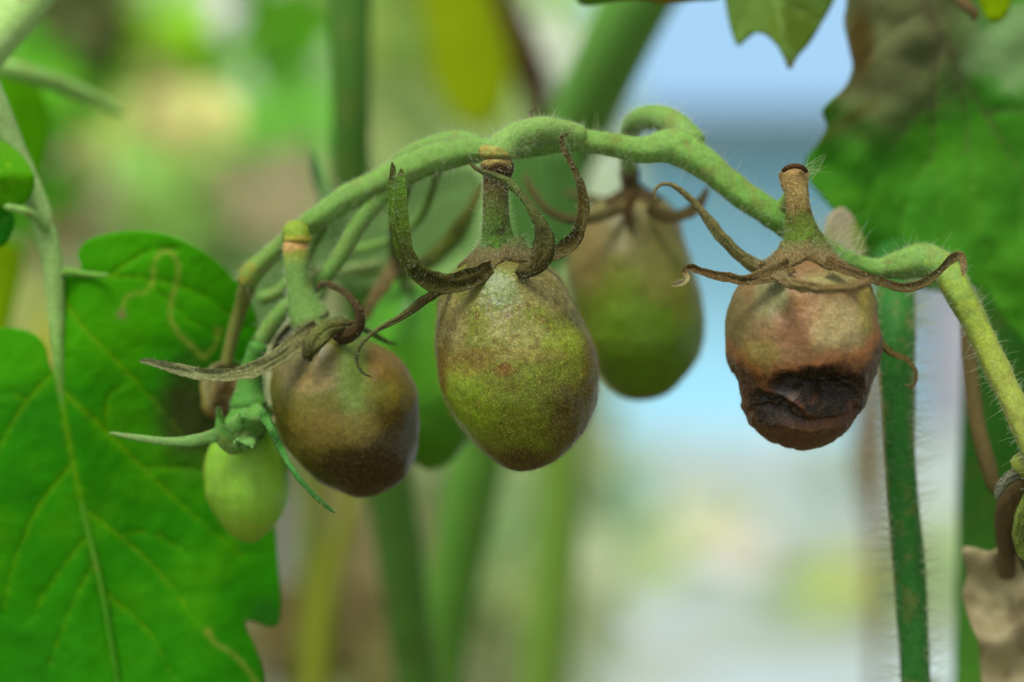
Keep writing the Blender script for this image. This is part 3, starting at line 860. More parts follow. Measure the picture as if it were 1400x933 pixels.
blade('blade', r_out, rl, r_dep, r_col, r_veins, 6, quilt=.0006, seed=51)

# leaf tip hanging from the top
leaf_thing('olive green leaf tip with two points hanging from the top edge at right', 
    [(985, -60), (992, 0), (998, 35), (1008, 62), (1018, 56), (1032, 46), (1046, 48), (1060, 60), (1072, 78), (1080, 95), (1090, 78), (1106, 60), (1122, 34), (1140, 0), (1160, -60)], .432,
    flat_col((104, 138, 62), (130, 160, 90), ((1090, 30, 40, 40, (96, 118, 30), .7, .3), (1080, 92, 8, 12, (120, 84, 70), .9, 0))),
    [([(1040, -60), (1060, 0), (1080, 90)], 4), ([(1050, -20), (1020, 20), (1010, 56)], 2.4), ([(1060, 0), (1100, 20), (1120, 30)], 2.4)], mat=M['leaf_plain'], seed=52, spacing=5, dfun=lambda x, y: .432 + .0001 * np.abs(x - 1068))
leaf_thing('narrow dark leaf edge just entering at the top, left of the leaf tip',
    [(784, -30), (788, -2), (800, 8), (830, 4), (870, 0), (910, 6), (950, 2), (986, -4), (990, -40)], .425,
    flat_col((40, 80, 44), None, ((900, 2, 60, 8, (90, 80, 62), .7, .3),)), seed=53, spacing=6)

#SECTION: truss
# ------------------------------------------------------------------ the arching fruit stalk
tr = thing('fruit_truss_stalk', 'arching fuzzy green stalk that carries the row of spoiled tomatoes', 'stalk', P(1400, 580, .394))
SG = (108, 152, 76)
ped = [(r[0], r[1], r[2], r[3] * .89) for r in [(336, 392, .419, 30), (344, 374, .418, 34), (362, 356, .417, 30), (390, 332, .415, 30), (430, 301, .412, 36), (480, 268, .410, 40), (530, 244, .408, 42), (580, 222, .406, 46), (622, 209, .404, 44), (660, 205, .404, 36),
       (700, 203, .403, 32), (740, 197, .402, 36), (780, 191, .402, 38), (830, 197, .403, 36), (880, 205, .404, 40), (922, 200, .404, 56), (958, 220, .403, 48), (1010, 262, .402, 42), (1060, 296, .402, 43), (1110, 330, .403, 38),
       (1160, 356, .403, 30), (1200, 367, .403, 30), (1232, 362, .402, 46), (1262, 356, .401, 54), (1290, 369, .400, 50), (1312, 402, .398, 44), (1336, 448, .397, 41), (1366, 510, .395, 40), (1396, 575, .393, 40), (1425, 650, .392, 40), (1450, 760, .392, 40)]]
pcol = [(0, (136, 140, 50)), (.02, (112, 150, 72)), (.1, SG), (.45, (112, 158, 78)), (.6, (98, 150, 66)), (.7, (110, 154, 80)), (.77, (138, 160, 60)), (.86, (142, 160, 72)), (1, (140, 158, 66))]
_, PV, PF = tube('stalk', ped, M['stem'], tr, pcol, seg=48, step=.0005, lump=.12, seed=61, want=True, ribs=.03, stain=((96, 120, 52), .5, 320))
branch = {
    'D': [(800, 186, .4015, 26), (770, 180, .400, 32), (742, 177, .398, 35), (714, 183, .3965, 36), (694, 194, .395, 39), (683, 207, .3942, 43), (681, 222, .394, 44)],
    'L': [(660, 198, .406, 26), (625, 193, .4085, 30), (590, 200, .4105, 28), (555, 216, .412, 25), (520, 243, .415, 22), (490, 268, .418, 20)],
    'B': [(560, 240, .408, 26), (520, 270, .409, 26), (492, 304, .410, 25), (468, 345, .411, 23), (446, 376, .412, 22), (412, 404, .414, 22), (378, 436, .4165, 24), (356, 470, .418, 25)],
    'E': [(950, 205, .407, 44), (925, 172, .411, 38), (895, 160, .416, 34), (870, 166, .421, 30), (858, 190, .427, 24), (858, 215, .431, 22), (860, 232, .434, 24)],
    'F': [(1060, 296, .402, 24), (1078, 272, .400, 20), (1085, 250, .3975, 20), (1085, 240, .396, 18)],
    'A': [(398, 326, .415, 26), (402, 318, .411, 32), (406, 322, .408, 36), (407, 336, .4078, 34)],
    'C': [(560, 236, .410, 20), (545, 290, .425, 18), (538, 330, .44, 18), (545, 360, .452, 20)],
    'G': [(340, 385, .419, 26), (330, 420, .423, 20), (318, 460, .425, 18), (308, 505, .426, 16)],
}
branch['X'] = [(520, 262, .412, 16), (500, 300, .425, 16), (470, 345, .432, 15), (440, 400, .436, 15), (420, 450, .44, 14)]
branch['Y'] = [(600, 225, .41, 16), (590, 260, .43, 14), (572, 300, .44, 13), (530, 330, .446, 12), (470, 345, .45, 11)]
branch['Z'] = [(450, 290, .414, 18), (430, 330, .424, 16), (410, 365, .428, 16), (380, 400, .43, 18), (352, 410, .43, 20)]
BV, BF = {}, {}
for k, rws in branch.items():
    colr = {'G': (110, 120, 60), 'C': (104, 140, 80), 'A': (120, 150, 50), 'D': (118, 160, 86)}.get(k, SG)
    _, BV[k], BF[k] = tube('branch', rws, M['stem'], tr, colr, seg=32, step=.0005, lump=.05, seed=hash(k) % 5 + 62 if False else 62 + ord(k) % 9, want=True)
def up_or_front(p, n): return (n[:, 2] > -0.4)
p, n = sample(PV, PF, 13000, None, 11)
hairs('fuzz', p, n, tr, M['hair'], .00055, .000012, spread=.35, seed=12)
p, n = sample(PV, PF, 1500, None, 13)
hairs('hairs', p[:1000], n[:1000], tr, M['hair'], .0024, .000022, spread=.35, seed=14)
lx, hx = P(1095, 0, .402)[0], P(1175, 0, .402)[0]
p, n = sample(PV, PF, 60000, lambda p, n: (p[:, 0] > lx) & (p[:, 0] < hx) & (n[:, 2] > .2), 15)
hairs('hairs', p[:170], n[:170], tr, M['hair'], .0042, .000034, spread=.28, droop=.1, seed=16)
for k, m_, m2 in (('D', 2200, 130), ('L', 1500, 90), ('B', 2000, 150), ('E', 1800, 160)):
    p, n = sample(BV[k], BF[k], m_ + m2, None, 17)
    hairs('fuzz', p[:m_], n[:m_], tr, M['hair'], .00055, .000012, spread=.35, seed=18)
    hairs('hairs', p[m_:], n[m_:], tr, M['hair'], .002, .000026, spread=.35, seed=19)
bg_stem('leaf_tip', 'thin dark green blurred tip standing behind the left part of the arch', 'leaf',
        [(424, 200, .47, 5), (430, 228, .47, 14), (440, 258, .47, 18), (452, 300, .465, 16)], (70, 112, 62), seed=77)
tube('curled_tip', [(1296, -20, .436, 14), (1310, -2, .434, 16), (1326, 12, .432, 16), (1334, 22, .432, 12), (1326, 27, .432, 8)], M['dry'], rl, (112, 92, 66), seg=14, lump=.2)
leaf_thing('small yellow green blurred leaf in the top right corner behind the withered leaf',
    [(1330, -60), (1338, 0), (1350, 26), (1366, 30), (1380, 10), (1390, -60)], .43, flat_col((104, 150, 14)), seed=78, spacing=8)
# dead flower stub on the top of the arch
tube('bud_stub', [(735, 185, .401, 8), (728, 168, .402, 6), (724, 155, .403, 5), (732, 146, .403, 3)], M['dry'], tr, (110, 104, 84), seg=8, lump=.2)
tube('bud_stub', [(742, 182, .403, 7), (746, 168, .405, 5), (738, 158, .406, 3)], M['dry'], tr, (110, 104, 84), seg=8, lump=.2)

#SECTION: fruits
FRONT = (0, -1, 0)
def ped_tube(root, rows, col, mat='dry', seed=0, stain=None, ln=.0012, nf=500, nl=70, seg=40, lump=.08):
    o, V, F = tube('fruit_stalk', rows, M[mat], root, col, seg=seg, step=.00035, lump=lump, seed=seed, stain=stain, want=True)
    p, n = sample(V, F, nf + nl, None, seed)
    hairs('fuzz', p[:nf], n[:nf], root, M['hair'], .0005, .000018, spread=.35, seed=seed)
    hairs('hairs', p[nf:], n[nf:], root, M['hair'], ln, .000024, spread=.35, seed=seed + 1)
def fruit_fuzz(root, f, n, length=.0005, rad=.000014, mat='hair_brown', seed=0):
    p, nn = sample(f.V, f.F, n, None, seed)
    hairs('fuzz', p, nn, root, M[mat], length, rad, spread=.3, seed=seed)
def sep(root, rows, col, **kw):
    nh = kw.pop('hair', 60) * 3; hl = kw.pop('hl', .0007); mat = kw.pop('mat', 'dry')
    o, V, F = ribbon('sepal', rows, M[mat], root, col, want=True, **kw)
    if nh:
        p, n = sample(V, F, nh, None, kw.get('seed', 0) + 3)
        hairs('hairs', p, n, root, M['hair'], hl, .00002, spread=.4, seed=kw.get('seed', 0) + 4, flip=True)

# --- D: the middle fruit, in focus
gD = 'spoiled tomatoes hanging from the arching stalk'
D = thing('tomato', 'mottled olive and brown tomato in sharp focus at the centre of the row', 'tomato', P(690, 355, .396), gD)
profD = [(346, 690, 692), (350, 664, 716), (358, 640, 738), (370, 622, 756), (388, 608, 772), (412, 600, 787), (446, 596, 803), (478, 596, 813), (510, 600, 819), (540, 608, 819), (568, 621, 811), (592, 637, 798), (612, 654, 782), (628, 673, 762), (637, 690, 744), (641, 702, 730), (643, 714, 718)]
def aftD(c, px, py, dy, V):
    n = fbm(V, 700, 4, 77)
    reg = np.maximum(np.maximum(np.exp(-((px - 610) / 30) ** 2 - ((py - 445) / 45) ** 2), np.exp(-((px - 768) / 34) ** 2 - ((py - 405) / 40) ** 2)), np.exp(-((px - 700) / 75) ** 2 - ((py - 462) / 24) ** 2) * .8)
    m = sstep(-.05, .25, n) * reg
    c = mixc(c, lin((156, 150, 126))[None], m * .6)
    m = sstep(.15, .4, fbm(V, 1100, 3, 79)) * sstep(385, 420, py) * (1 - sstep(500, 560, py))
    c = mixc(c, lin((88, 62, 34))[None], m * .6)
    m = sstep(.2, .45, fbm(V, 420, 3, 78)) * sstep(470, 560, py)
    return mixc(c, lin((84, 60, 22))[None], m * .45)
fD = build_fruit(D, profD, .3975, (94, 106, 30), [
    (690, 392, 60, 46, (112, 104, 80), .85, .4), (684, 396, 34, 36, (88, 110, 64), .9, .3), (765, 395, 42, 42, (122, 114, 92), .9, .3), (612, 440, 28, 44, (122, 110, 88), .9, .4),
    (700, 452, 66, 28, (118, 116, 80), .6, .6), (790, 425, 18, 40, (72, 80, 58), .7, .3), (640, 492, 40, 24, (112, 80, 34), .65, .6), (692, 505, 13, 12, (104, 50, 20), .9, .4),
    (770, 468, 32, 26, (116, 136, 34), .85, .4), (636, 560, 48, 56, (112, 138, 22), .9, .3), (700, 540, 50, 40, (100, 112, 28), .5, .4), (786, 572, 44, 62, (70, 52, 22), .85, .5),
    (722, 632, 52, 24, (60, 42, 16), .9, .4), (812, 500, 18, 90, (86, 62, 36), .7, .4), (700, 484, 90, 12, (126, 106, 70), .45, .6), (604, 500, 12, 60, (96, 62, 30), .7, .4)],
    M['skin'], 101, lump=.0007, after=aftD, dent=lambda px, py, dy, V: -.0007 * np.exp(-(((px - 790) / 26) ** 2 + ((py - 425) / 30) ** 2)) - .0005 * np.exp(-(((px - 640) / 14) ** 2 + ((py - 500) / 12) ** 2))
        - .00012 * fbm(V, 1500, 3, 4) * (1 - sstep(440, 520, py)), nr=210, na=280)
fruit_fuzz(D, fD, 13000, .0006, .000010, seed=102)
ped_tube(D, [(680, 214, .394, 38), (680, 222, .394, 46), (680, 234, .394, 44), (679, 246, .394, 36), (678, 270, .3945, 35), (678, 300, .395, 38), (680, 328, .396, 48), (684, 348, .397, 74), (688, 360, .3975, 96)],
         [(0, (176, 160, 96)), (.06, (176, 150, 96)), (.1, (74, 48, 30)), (.2, (70, 48, 34)), (.28, (104, 92, 62)), (.5, (96, 112, 56)), (.8, (96, 138, 62)), (1, (110, 118, 74))], seed=103, stain=((74, 62, 46), .8, 900), nf=1400, nl=150, ln=.0016)
tube('joint_ring', [(682, 199, .3942, 40), (681, 206, .3942, 48), (680, 213, .3942, 49), (680, 220, .3942, 43)], M['stem'], D, (140, 148, 78), seg=40, n=18, lump=.16, capf=.3, stain=((150, 110, 60), .7, 1500))
V_, F_ = calyx(D, fD, 686, 0, 30, 62, .10, math.radians(50), 24, M['dry'], [(0, (104, 124, 70)), (.35, (116, 104, 78)), (1, (104, 88, 60))], 104)
p, n = sample(V_, F_, 320, None, 9); hairs('hairs', p, n, D, M['hair'], .0013, .00002, spread=.35, seed=105)
ribD = [(0, (88, 78, 44)), (.3, (66, 62, 24)), (.55, (66, 78, 22)), (.8, (80, 116, 34)), (1, (74, 74, 40))]
sep(D, [(672, 366, .3895, 18), (640, 382, .388, 26), (602, 388, .387, 28), (570, 372, .3865, 27), (550, 340, .3865, 23), (539, 300, .387, 17), (535, 262, .388, 12), (537, 232, .389, 8), (536, 222, .389, 6)], ribD, seed=110, curl=-.35, thick=.6, hair=160, stain=((52, 40, 18), .6, 600))
sep(D, [(566, 366, .3855, 14), (556, 335, .3855, 18), (549, 295, .3858, 17), (548, 262, .386, 14), (549, 238, .3865, 9), (548, 231, .3865, 6)], [(0, (64, 62, 24)), (.4, (76, 96, 26)), (.9, (84, 120, 38)), (1, (92, 70, 52))], seed=111, curl=-.3, thick=.6, hair=90, stain=((52, 44, 18), .4, 600))
sep(D, [(706, 372, .388, 20), (728, 366, .386, 28), (742, 346, .3845, 32), (744, 322, .384, 26), (734, 298, .384, 18), (716, 270, .3845, 13), (694, 249, .385, 11), (668, 238, .386, 9), (650, 230, .387, 7), (641, 221, .388, 5)],
    [(0, (88, 78, 48)), (.2, (78, 68, 38)), (.4, (84, 84, 48)), (.7, (98, 110, 66)), (1, (80, 70, 46))], seed=112, curl=.5, thick=.45, hair=120)
sep(D, [(735, 352, .394, 14), (762, 345, .3925, 20), (786, 326, .392, 20), (797, 298, .3915, 17), (797, 268, .3915, 14), (789, 240, .3915, 10), (776, 214, .3915, 8), (768, 198, .3915, 6), (769, 187, .3915, 5), (778, 183, .3915, 3)],
    [(0, (92, 78, 46)), (.5, (86, 76, 40)), (1, (92, 78, 50))], seed=113, curl=-.5, thick=.5, hair=130, stain=((60, 48, 26), .5, 700))
sep(D, [(640, 378, .393, 12), (606, 394, .3905, 14), (574, 415, .39, 13), (545, 436, .3905, 10), (515, 452, .392, 7), (495, 470, .394, 5), (487, 490, .395, 4), (494, 508, .395, 4), (508, 516, .395, 3)],
    [(0, (72, 60, 34)), (.3, (82, 74, 42)), (.7, (104, 104, 66)), (1, (64, 70, 44))], seed=114, curl=.4, thick=.5, hair=50)
sep(D, [(700, 350, .404, 18), (722, 348, .407, 14), (736, 340, .41, 8), (742, 332, .412, 4)], (112, 92, 66), seed=115)

# --- F: the rotten fruit at right, in focus
Fr = thing('tomato', 'rotten tomato at right, tan above with a black sunken lower end', 'tomato', P(1098, 352, .395), gD)
profF = [(350, 1096, 1098), (354, 1066, 1128), (362, 1042, 1152), (376, 1024, 1174), (395, 1008, 1188), (418, 998, 1196), (442, 992, 1201), (466, 991, 1204), (486, 993, 1203), (504, 999, 1199), (520, 1007, 1194), (534, 1012, 1190), (546, 1014, 1187), (556, 1014, 1183),
         (568, 1019, 1174), (580, 1028, 1166), (592, 1041, 1154), (602, 1054, 1140), (609, 1070, 1124), (613, 1085, 1108), (614, 1095, 1098)]
def yb(px): return np.interp(px, [985, 1005, 1040, 1075, 1100, 1140, 1170, 1200], [478, 500, 528, 512, 508, 512, 498, 452])
def cave(px, py, V, grow=1.0, rag=.3):
    n = rag * fbm(V, 380, 4, 66)
    e1 = np.sqrt(((px - 1122) / (46. * grow)) ** 2 + ((py - 536 - .10 * (px - 1122)) / (27. * grow)) ** 2) + n
    e2 = np.sqrt(((px - 1052) / (34. * grow)) ** 2 + ((py - 562 - .25 * (px - 1052)) / (20. * grow)) ** 2) + n
    e3 = np.sqrt(((px - 1075) / (30. * grow)) ** 2 + ((py - 528) / (18. * grow)) ** 2) + n
    return e1, e2, e3
def dentF(px, py, dy, V):
    fr = sstep(15, 55, -dy)
    e1, e2, e3 = cave(px, py, V, 1.15, .15)
    hole = np.maximum(np.maximum((1 - sstep(.1, 1.25, e1)), .75 * (1 - sstep(.1, 1.25, e2))), .75 * (1 - sstep(.1, 1.2, e3))) * fr
    rot = sstep(-6, 14, py - yb(px))
    wr = fbm(V * np.array([1, 1, 2.2]), 330, 4, 21)
    rim = np.exp(-((py - (586 + .002 * (px - 1095) ** 2 * -1 + 3 * noise3(V, 200, 5))) / 4.) ** 2) * fr
    crease = np.exp(-((py - (577 - .003 * (px - 1095) ** 2)) / 2.5) ** 2) * fr
    return (-.0031 * hole + rot * (.0006 * wr) + hole * .0009 * fbm(V, 700, 4, 44) + .0005 * rim - .0005 * crease
            - .0005 * np.exp(-(((px - 995) / 26) ** 2 + ((py - 522) / 12) ** 2)) + .0003 * fbm(V, 260, 3, 12) * (1 - rot))
def aftF(c, px, py, dy, V):
    n = fbm(V, 330, 4, 55) * 22
    k = py - yb(px) + n
    c = mixc(c, lin((140, 84, 44))[None], sstep(-38, -4, k) * .8)
    c = mixc(c, lin((70, 46, 28))[None], sstep(-12, 14, k) * .92)
    c = mixc(c, lin((98, 62, 40))[None], sstep(.1, .4, fbm(V, 240, 3, 57)) * sstep(0, 20, k) * .5)
    fr = sstep(-10, 40, -dy)
    e1, e2, e3 = cave(px, py, V, 1.3, .55)
    h = np.maximum(np.maximum(1 - sstep(.5, 1.45, e1), 1 - sstep(.5, 1.4, e2)), 1 - sstep(.4, 1.4, e3)) * fr
    c = mixc(c, lin((84, 44, 26))[None], sstep(.02, .3, h) * .6)
    c = mixc(c, lin((20, 13, 10))[None], sstep(.15, .8, h) * .95)
    sp = sstep(.22, .42, fbm(V, 1500, 3, 71)) * np.exp(-((px - 1072) / 34) ** 2 - ((py - 556) / 14) ** 2)
    c = mixc(c, lin((112, 64, 34))[None], sp * .8)
    lo = sstep(574, 590, py + .35 * n)
    c = mixc(c, lin((92, 62, 44))[None], lo * .7)
    return c
fF = build_fruit(Fr, profF, .3965, (118, 92, 62), [
    (1000, 440, 30, 60, (104, 96, 62), .8, .3), (1050, 400, 26, 50, (120, 126, 88), .8, .4), (1130, 385, 46, 18, (138, 136, 90), .8, .3), (1085, 450, 50, 40, (138, 98, 68), .75, .5),
    (1138, 446, 46, 40, (164, 150, 110), .85, .5), (1190, 430, 18, 50, (126, 108, 62), .7, .3), (1080, 400, 14, 26, (136, 100, 52), .6, .4), (1032, 485, 26, 24, (120, 108, 54), .8, .4), (1176, 420, 14, 40, (150, 140, 60), .6, .3)],
    M['skin_rot'], 121, lump=.0009, dent=dentF, after=aftF, nr=230, na=300)
fruit_fuzz(Fr, fF, 11000, .00035, .000010, seed=122)
ped_tube(Fr, [(1085, 230, .395, 30), (1085, 234, .395, 41), (1086, 248, .395, 39), (1089, 262, .395, 33), (1091, 285, .3953, 34), (1094, 308, .3956, 42), (1098, 328, .396, 58), (1100, 344, .3965, 88), (1100, 354, .3965, 112)],
         [(0, (120, 84, 56)), (.05, (176, 142, 102)), (.25, (190, 158, 112)), (.42, (144, 118, 80)), (.52, (112, 120, 56)), (.75, (112, 138, 60)), (1, (128, 112, 84))], seed=123, stain=((84, 64, 42), .6, 700), nf=500, nl=110, ln=.002)
tube('joint_ring', [(1070, 234, .3905, 6), (1078, 229, .3885, 7), (1086, 227, .388, 7), (1096, 229, .3885, 7), (1103, 235, .3905, 6)], M['dry'], Fr, (92, 62, 42), seg=12, n=22, lump=.15)
V_, F_ = calyx(Fr, fF, 1100, 0, 32, 65, .12, math.radians(-38), 22, M['dry'], [(0, (118, 120, 78)), (.3, (132, 112, 84)), (1, (112, 90, 62))], 124)
p, n = sample(V_, F_, 300, None, 19); hairs('hairs', p, n, Fr, M['hair'], .0011, .00002, spread=.35, seed=125)
top = P(1102, 236, .395)
rr = np.random.default_rng(5); p = top + rr.normal(0, 1, (24, 3)) * np.array([.0006, .001, .0007]); n = np.tile(np.array([.85, -.1, .5]), (24, 1)); hairs('hairs', p, n, Fr, M['hair'], .0034, .00003, spread=.5, droop=-.05, seed=7)
tan_ = [(0, (118, 98, 68)), (.5, (112, 92, 60)), (1, (128, 106, 76))]
sep(Fr, [(1080, 362, .388, 24), (1052, 376, .387, 22), (1020, 383, .387, 18), (990, 379, .387, 15), (965, 373, .387, 12), (943, 367, .387, 10), (936, 372, .386, 9), (938, 380, .384, 8), (930, 387, .382, 8), (917, 390, .381, 6)],
    [(0, (112, 92, 66)), (.55, (96, 72, 44)), (.75, (104, 78, 50)), (.82, (168, 152, 122)), (1, (172, 156, 130))], seed=130, curl=-.5, thick=.5, wrinkle=.12, hair=60, groove=.5)
sep(Fr, [(1062, 365, .398, 20), (1036, 364, .398, 20), (1010, 348, .398, 19), (985, 322, .398, 15), (962, 292, .398, 12), (940, 268, .398, 10), (918, 253, .398, 7), (903, 253, .398, 5), (895, 262, .398, 4), (898, 276, .398, 3)],
    [(0, (120, 106, 76)), (.3, (114, 108, 72)), (1, (132, 116, 86))], seed=131, curl=.5, thick=.5, wrinkle=.08, hair=60, groove=.4)
sep(Fr, [(1130, 358, .388, 20), (1160, 370, .3865, 15), (1200, 384, .386, 13), (1236, 393, .386, 14), (1262, 387, .386, 13), (1284, 371, .386, 11), (1301, 354, .3855, 12), (1312, 350, .385, 11), (1317, 362, .384, 9), (1317, 378, .383, 6)],
    [(0, (104, 82, 56)), (.5, (96, 78, 50)), (.75, (104, 92, 62)), (1, (128, 104, 78))], seed=132, curl=-.45, thick=.5, wrinkle=.09, hair=70)
sep(Fr, [(1062, 374, .384, 22), (1080, 386, .378, 17), (1104, 392, .374, 14), (1135, 395, .371, 14), (1165, 393, .370, 13), (1186, 386, .370, 12), (1190, 380, .370, 9)],
    [(0, (132, 112, 88)), (.5, (140, 118, 84)), (1, (122, 98, 72))], seed=133, curl=.4, thick=.6, wrinkle=.08, hair=30)
sep(Fr, [(1170, 372, .404, 16), (1192, 410, .4075, 14), (1194, 445, .406, 12), (1203, 466, .403, 12), (1218, 482, .401, 10), (1238, 491, .400, 8), (1251, 505, .3995, 6), (1252, 520, .3995, 5), (1245, 530, .3995, 4), (1237, 525, .3995, 4)],
    (104, 86, 52), seed=134, curl=.5, thick=.6, hair=50, wrinkle=.1)

# --- A: the left dark fruit
A = thing('tomato', 'brown and olive tomato left of centre, nearly black at its lower right', 'tomato', P(440, 455, .41), gD)
profA = [(448, 447, 449), (452, 424, 474), (460, 404, 500), (472, 388, 523), (490, 378, 543), (515, 373, 559), (545, 373, 570), (575, 378, 575), (602, 387, 575), (626, 402, 568), (646, 421, 556), (661, 441, 542), (671, 460, 526), (677, 475, 513), (680, 493, 497)]
fA = build_fruit(A, profA, .4095, (92, 92, 40), [
    (412, 492, 48, 46, (122, 112, 92), .9, .5), (430, 520, 26, 16, (132, 112, 88), .7, .7), (400, 505, 16, 26, (96, 88, 72), .8, .5), (488, 505, 24, 78, (96, 120, 70), .9, .25), (540, 490, 32, 34, (112, 86, 56), .8, .5), (555, 540, 24, 40, (112, 98, 48), .7, .3),
    (420, 590, 50, 50, (98, 86, 30), .8, .4), (500, 645, 100, 50, (50, 34, 12), .97, .4), (550, 600, 40, 55, (54, 38, 16), .9, .4), (470, 585, 60, 30, (104, 84, 34), .6, .5), (400, 466, 24, 24, (108, 116, 86), .7, .3), (380, 540, 14, 50, (84, 72, 44), .6, .3)],
    M['skin_soft'], 141, lump=.0007, nr=180, na=240, dent=lambda px, py, dy, V: -.0010 * np.exp(-(((px - 505) / 24) ** 2 + ((py - 500) / 40) ** 2)) - .0005 * np.exp(-(((px - 420) / 30) ** 2 + ((py - 505) / 26) ** 2)))
fruit_fuzz(A, fA, 6500, .0005, .000011, seed=142)
ped_tube(A, [(406, 326, .408, 32), (405, 342, .408, 38), (405, 350, .408, 36), (406, 368, .408, 32), (410, 395, .4085, 35), (417, 420, .409, 46), (426, 440, .4095, 66), (432, 450, .4095, 84)],
         [(0, (176, 156, 96)), (.1, (186, 150, 100)), (.14, (150, 164, 70)), (.3, (112, 156, 82)), (.8, (104, 148, 76)), (1, (122, 120, 84))], mat='stem', seed=143, nf=1000, nl=90)
tube('joint_ring', [(407, 318, .408, 32), (407, 323, .408, 39), (407, 330, .408, 39), (407, 335, .408, 32)], M['stem'], A, (146, 150, 58), seg=36, n=16, lump=.16, capf=.35, stain=((170, 124, 60), .6, 1500))
V_, F_ = calyx(A, fA, 440, 0, 28, 52, .14, math.radians(60), 16, M['dry'], [(0, (112, 130, 84)), (.4, (124, 112, 84)), (1, (104, 88, 62))], 144)
p, n = sample(V_, F_, 400, None, 9); hairs('hairs', p, n, A, M['hair'], .001, .00002, spread=.35, seed=145)
sep(A, [(436, 448, .402, 24), (410, 466, .400, 28), (380, 488, .399, 26), (345, 506, .398, 21), (308, 513, .398, 18), (268, 510, .398, 16), (232, 502, .399, 13), (204, 495, .400, 10), (191, 494, .401, 6)],
    [(0, (116, 110, 78)), (.4, (134, 132, 98)), (1, (152, 154, 120))], seed=150, curl=-.45, thick=.5, hair=60)
sep(A, [(486, 446, .401, 18), (462, 446, .399, 24), (440, 456, .397, 26), (427, 474, .396, 26), (423, 488, .397, 22), (426, 494, .398, 10)],
    [(0, (90, 78, 48)), (.5, (104, 108, 62)), (1, (66, 62, 36))], seed=151, curl=.5, thick=.5, hair=40, groove=.4)
sep(A, [(456, 462, .401, 22), (478, 458, .399, 22), (491, 442, .399, 17), (490, 424, .399, 14), (478, 406, .4, 12), (460, 394, .401, 10), (444, 388, .402, 8), (435, 392, .402, 6), (436, 397, .402, 4)],
    [(0, (84, 66, 42)), (.4, (72, 56, 38)), (1, (104, 90, 66))], seed=152, curl=.4, thick=.6, hair=30)
sep(A, [(486, 446, .408, 10), (505, 454, .41, 9), (522, 464, .411, 8), (543, 472, .412, 4)], (62, 78, 36), seed=153, hair=20)
sep(A, [(400, 448, .416, 14), (380, 470, .42, 14), (375, 500, .423, 12), (382, 520, .424, 6)], (92, 84, 56), seed=154, hair=0)

# --- B: the tiny green fruit
B = thing('tomato', 'smallest tomato, smooth pale green and unspoiled, low at left over the big leaf', 'tomato', P(342, 560, .4120))
profB = [(556, 341, 343), (560, 326, 358), (570, 313, 368), (585, 302, 378), (602, 291, 386), (622, 283, 392), (645, 279, 396), (668, 280, 397), (690, 287, 392), (708, 297, 383), (723, 308, 371), (734, 320, 359), (740, 330, 350), (742, 338, 341)]
def aftB(c, px, py, dy, V):
    w = np.arcsin(np.clip((px - 338) / 60., -1, 1))
    st = .5 + .5 * np.sin(w * 17 + 1.2 * np.sin(py / 40.))
    return mixc(c, lin((138, 176, 86))[None], st * .34 * sstep(585, 620, py) * (1 - sstep(690, 730, py)))
fB = build_fruit(B, profB, .4130, (122, 172, 62), [(338, 730, 46, 30, (134, 158, 60), .6, .2), (335, 590, 50, 30, (84, 140, 40), .7, .2), (300, 660, 20, 50, (112, 158, 50), .5, .2)], M['young'], 161, lump=.00015, nr=90, na=120, after=aftB)
fruit_fuzz(B, fB, 2500, .0005, .000014, seed=162)
ped_tube(B, [(356, 468, .4120, 26), (346, 495, .4130, 26), (341, 520, .4130, 30), (340, 540, .4130, 42), (341, 556, .4130, 60), (341, 566, .4130, 72)], [(0, (66, 124, 50)), (1, (74, 136, 54))], mat='stem', seed=163, nf=400, nl=60)
V_, F_ = calyx(B, fB, 341, 0, 22, 38, .2, math.radians(20), 8, M['stem'], (84, 144, 62), 164, n=12, seg=60)
gr = [(0, (90, 140, 66)), (.5, (104, 148, 82)), (1, (116, 148, 92))]
sep(B, [(332, 572, .4050, 18), (312, 588, .4030, 20), (284, 599, .4020, 18), (250, 604, .4020, 14), (210, 602, .4020, 10), (176, 597, .4030, 8), (150, 592, .4040, 4)], gr, seed=170, mat='stem', crease=.25, hair=50)
sep(B, [(344, 554, .4105, 26), (343, 572, .4020, 38), (339, 592, .4055, 38), (333, 606, .3990, 24), (328, 614, .4055, 8)], [(0, (84, 142, 62)), (1, (104, 156, 84))], seed=171, mat='stem', crease=.25, curl=.5, thick=.2, hair=60, groove=.4)
sep(B, [(338, 606, .4045, 10), (322, 612, .4035, 20), (308, 604, .4025, 24), (301, 588, .4025, 18), (300, 570, .4035, 11), (298, 556, .3990, 4)], [(0, (92, 148, 70)), (1, (66, 130, 44))], seed=174, mat='stem', crease=.25, curl=.5, thick=.3, hair=40)
sep(B, [(354, 562, .4040, 16), (369, 584, .3980, 12), (384, 614, .399, 10), (404, 648, .397, 9), (430, 678, .397, 7), (458, 702, .398, 4)], [(0, (66, 128, 50)), (1, (40, 104, 44))], seed=172, mat='stem', crease=.25, hair=40)
sep(B, [(360, 562, .4180, 14), (384, 560, .4220, 14), (400, 545, .4240, 8)], gr, seed=173, mat='stem', hair=0)

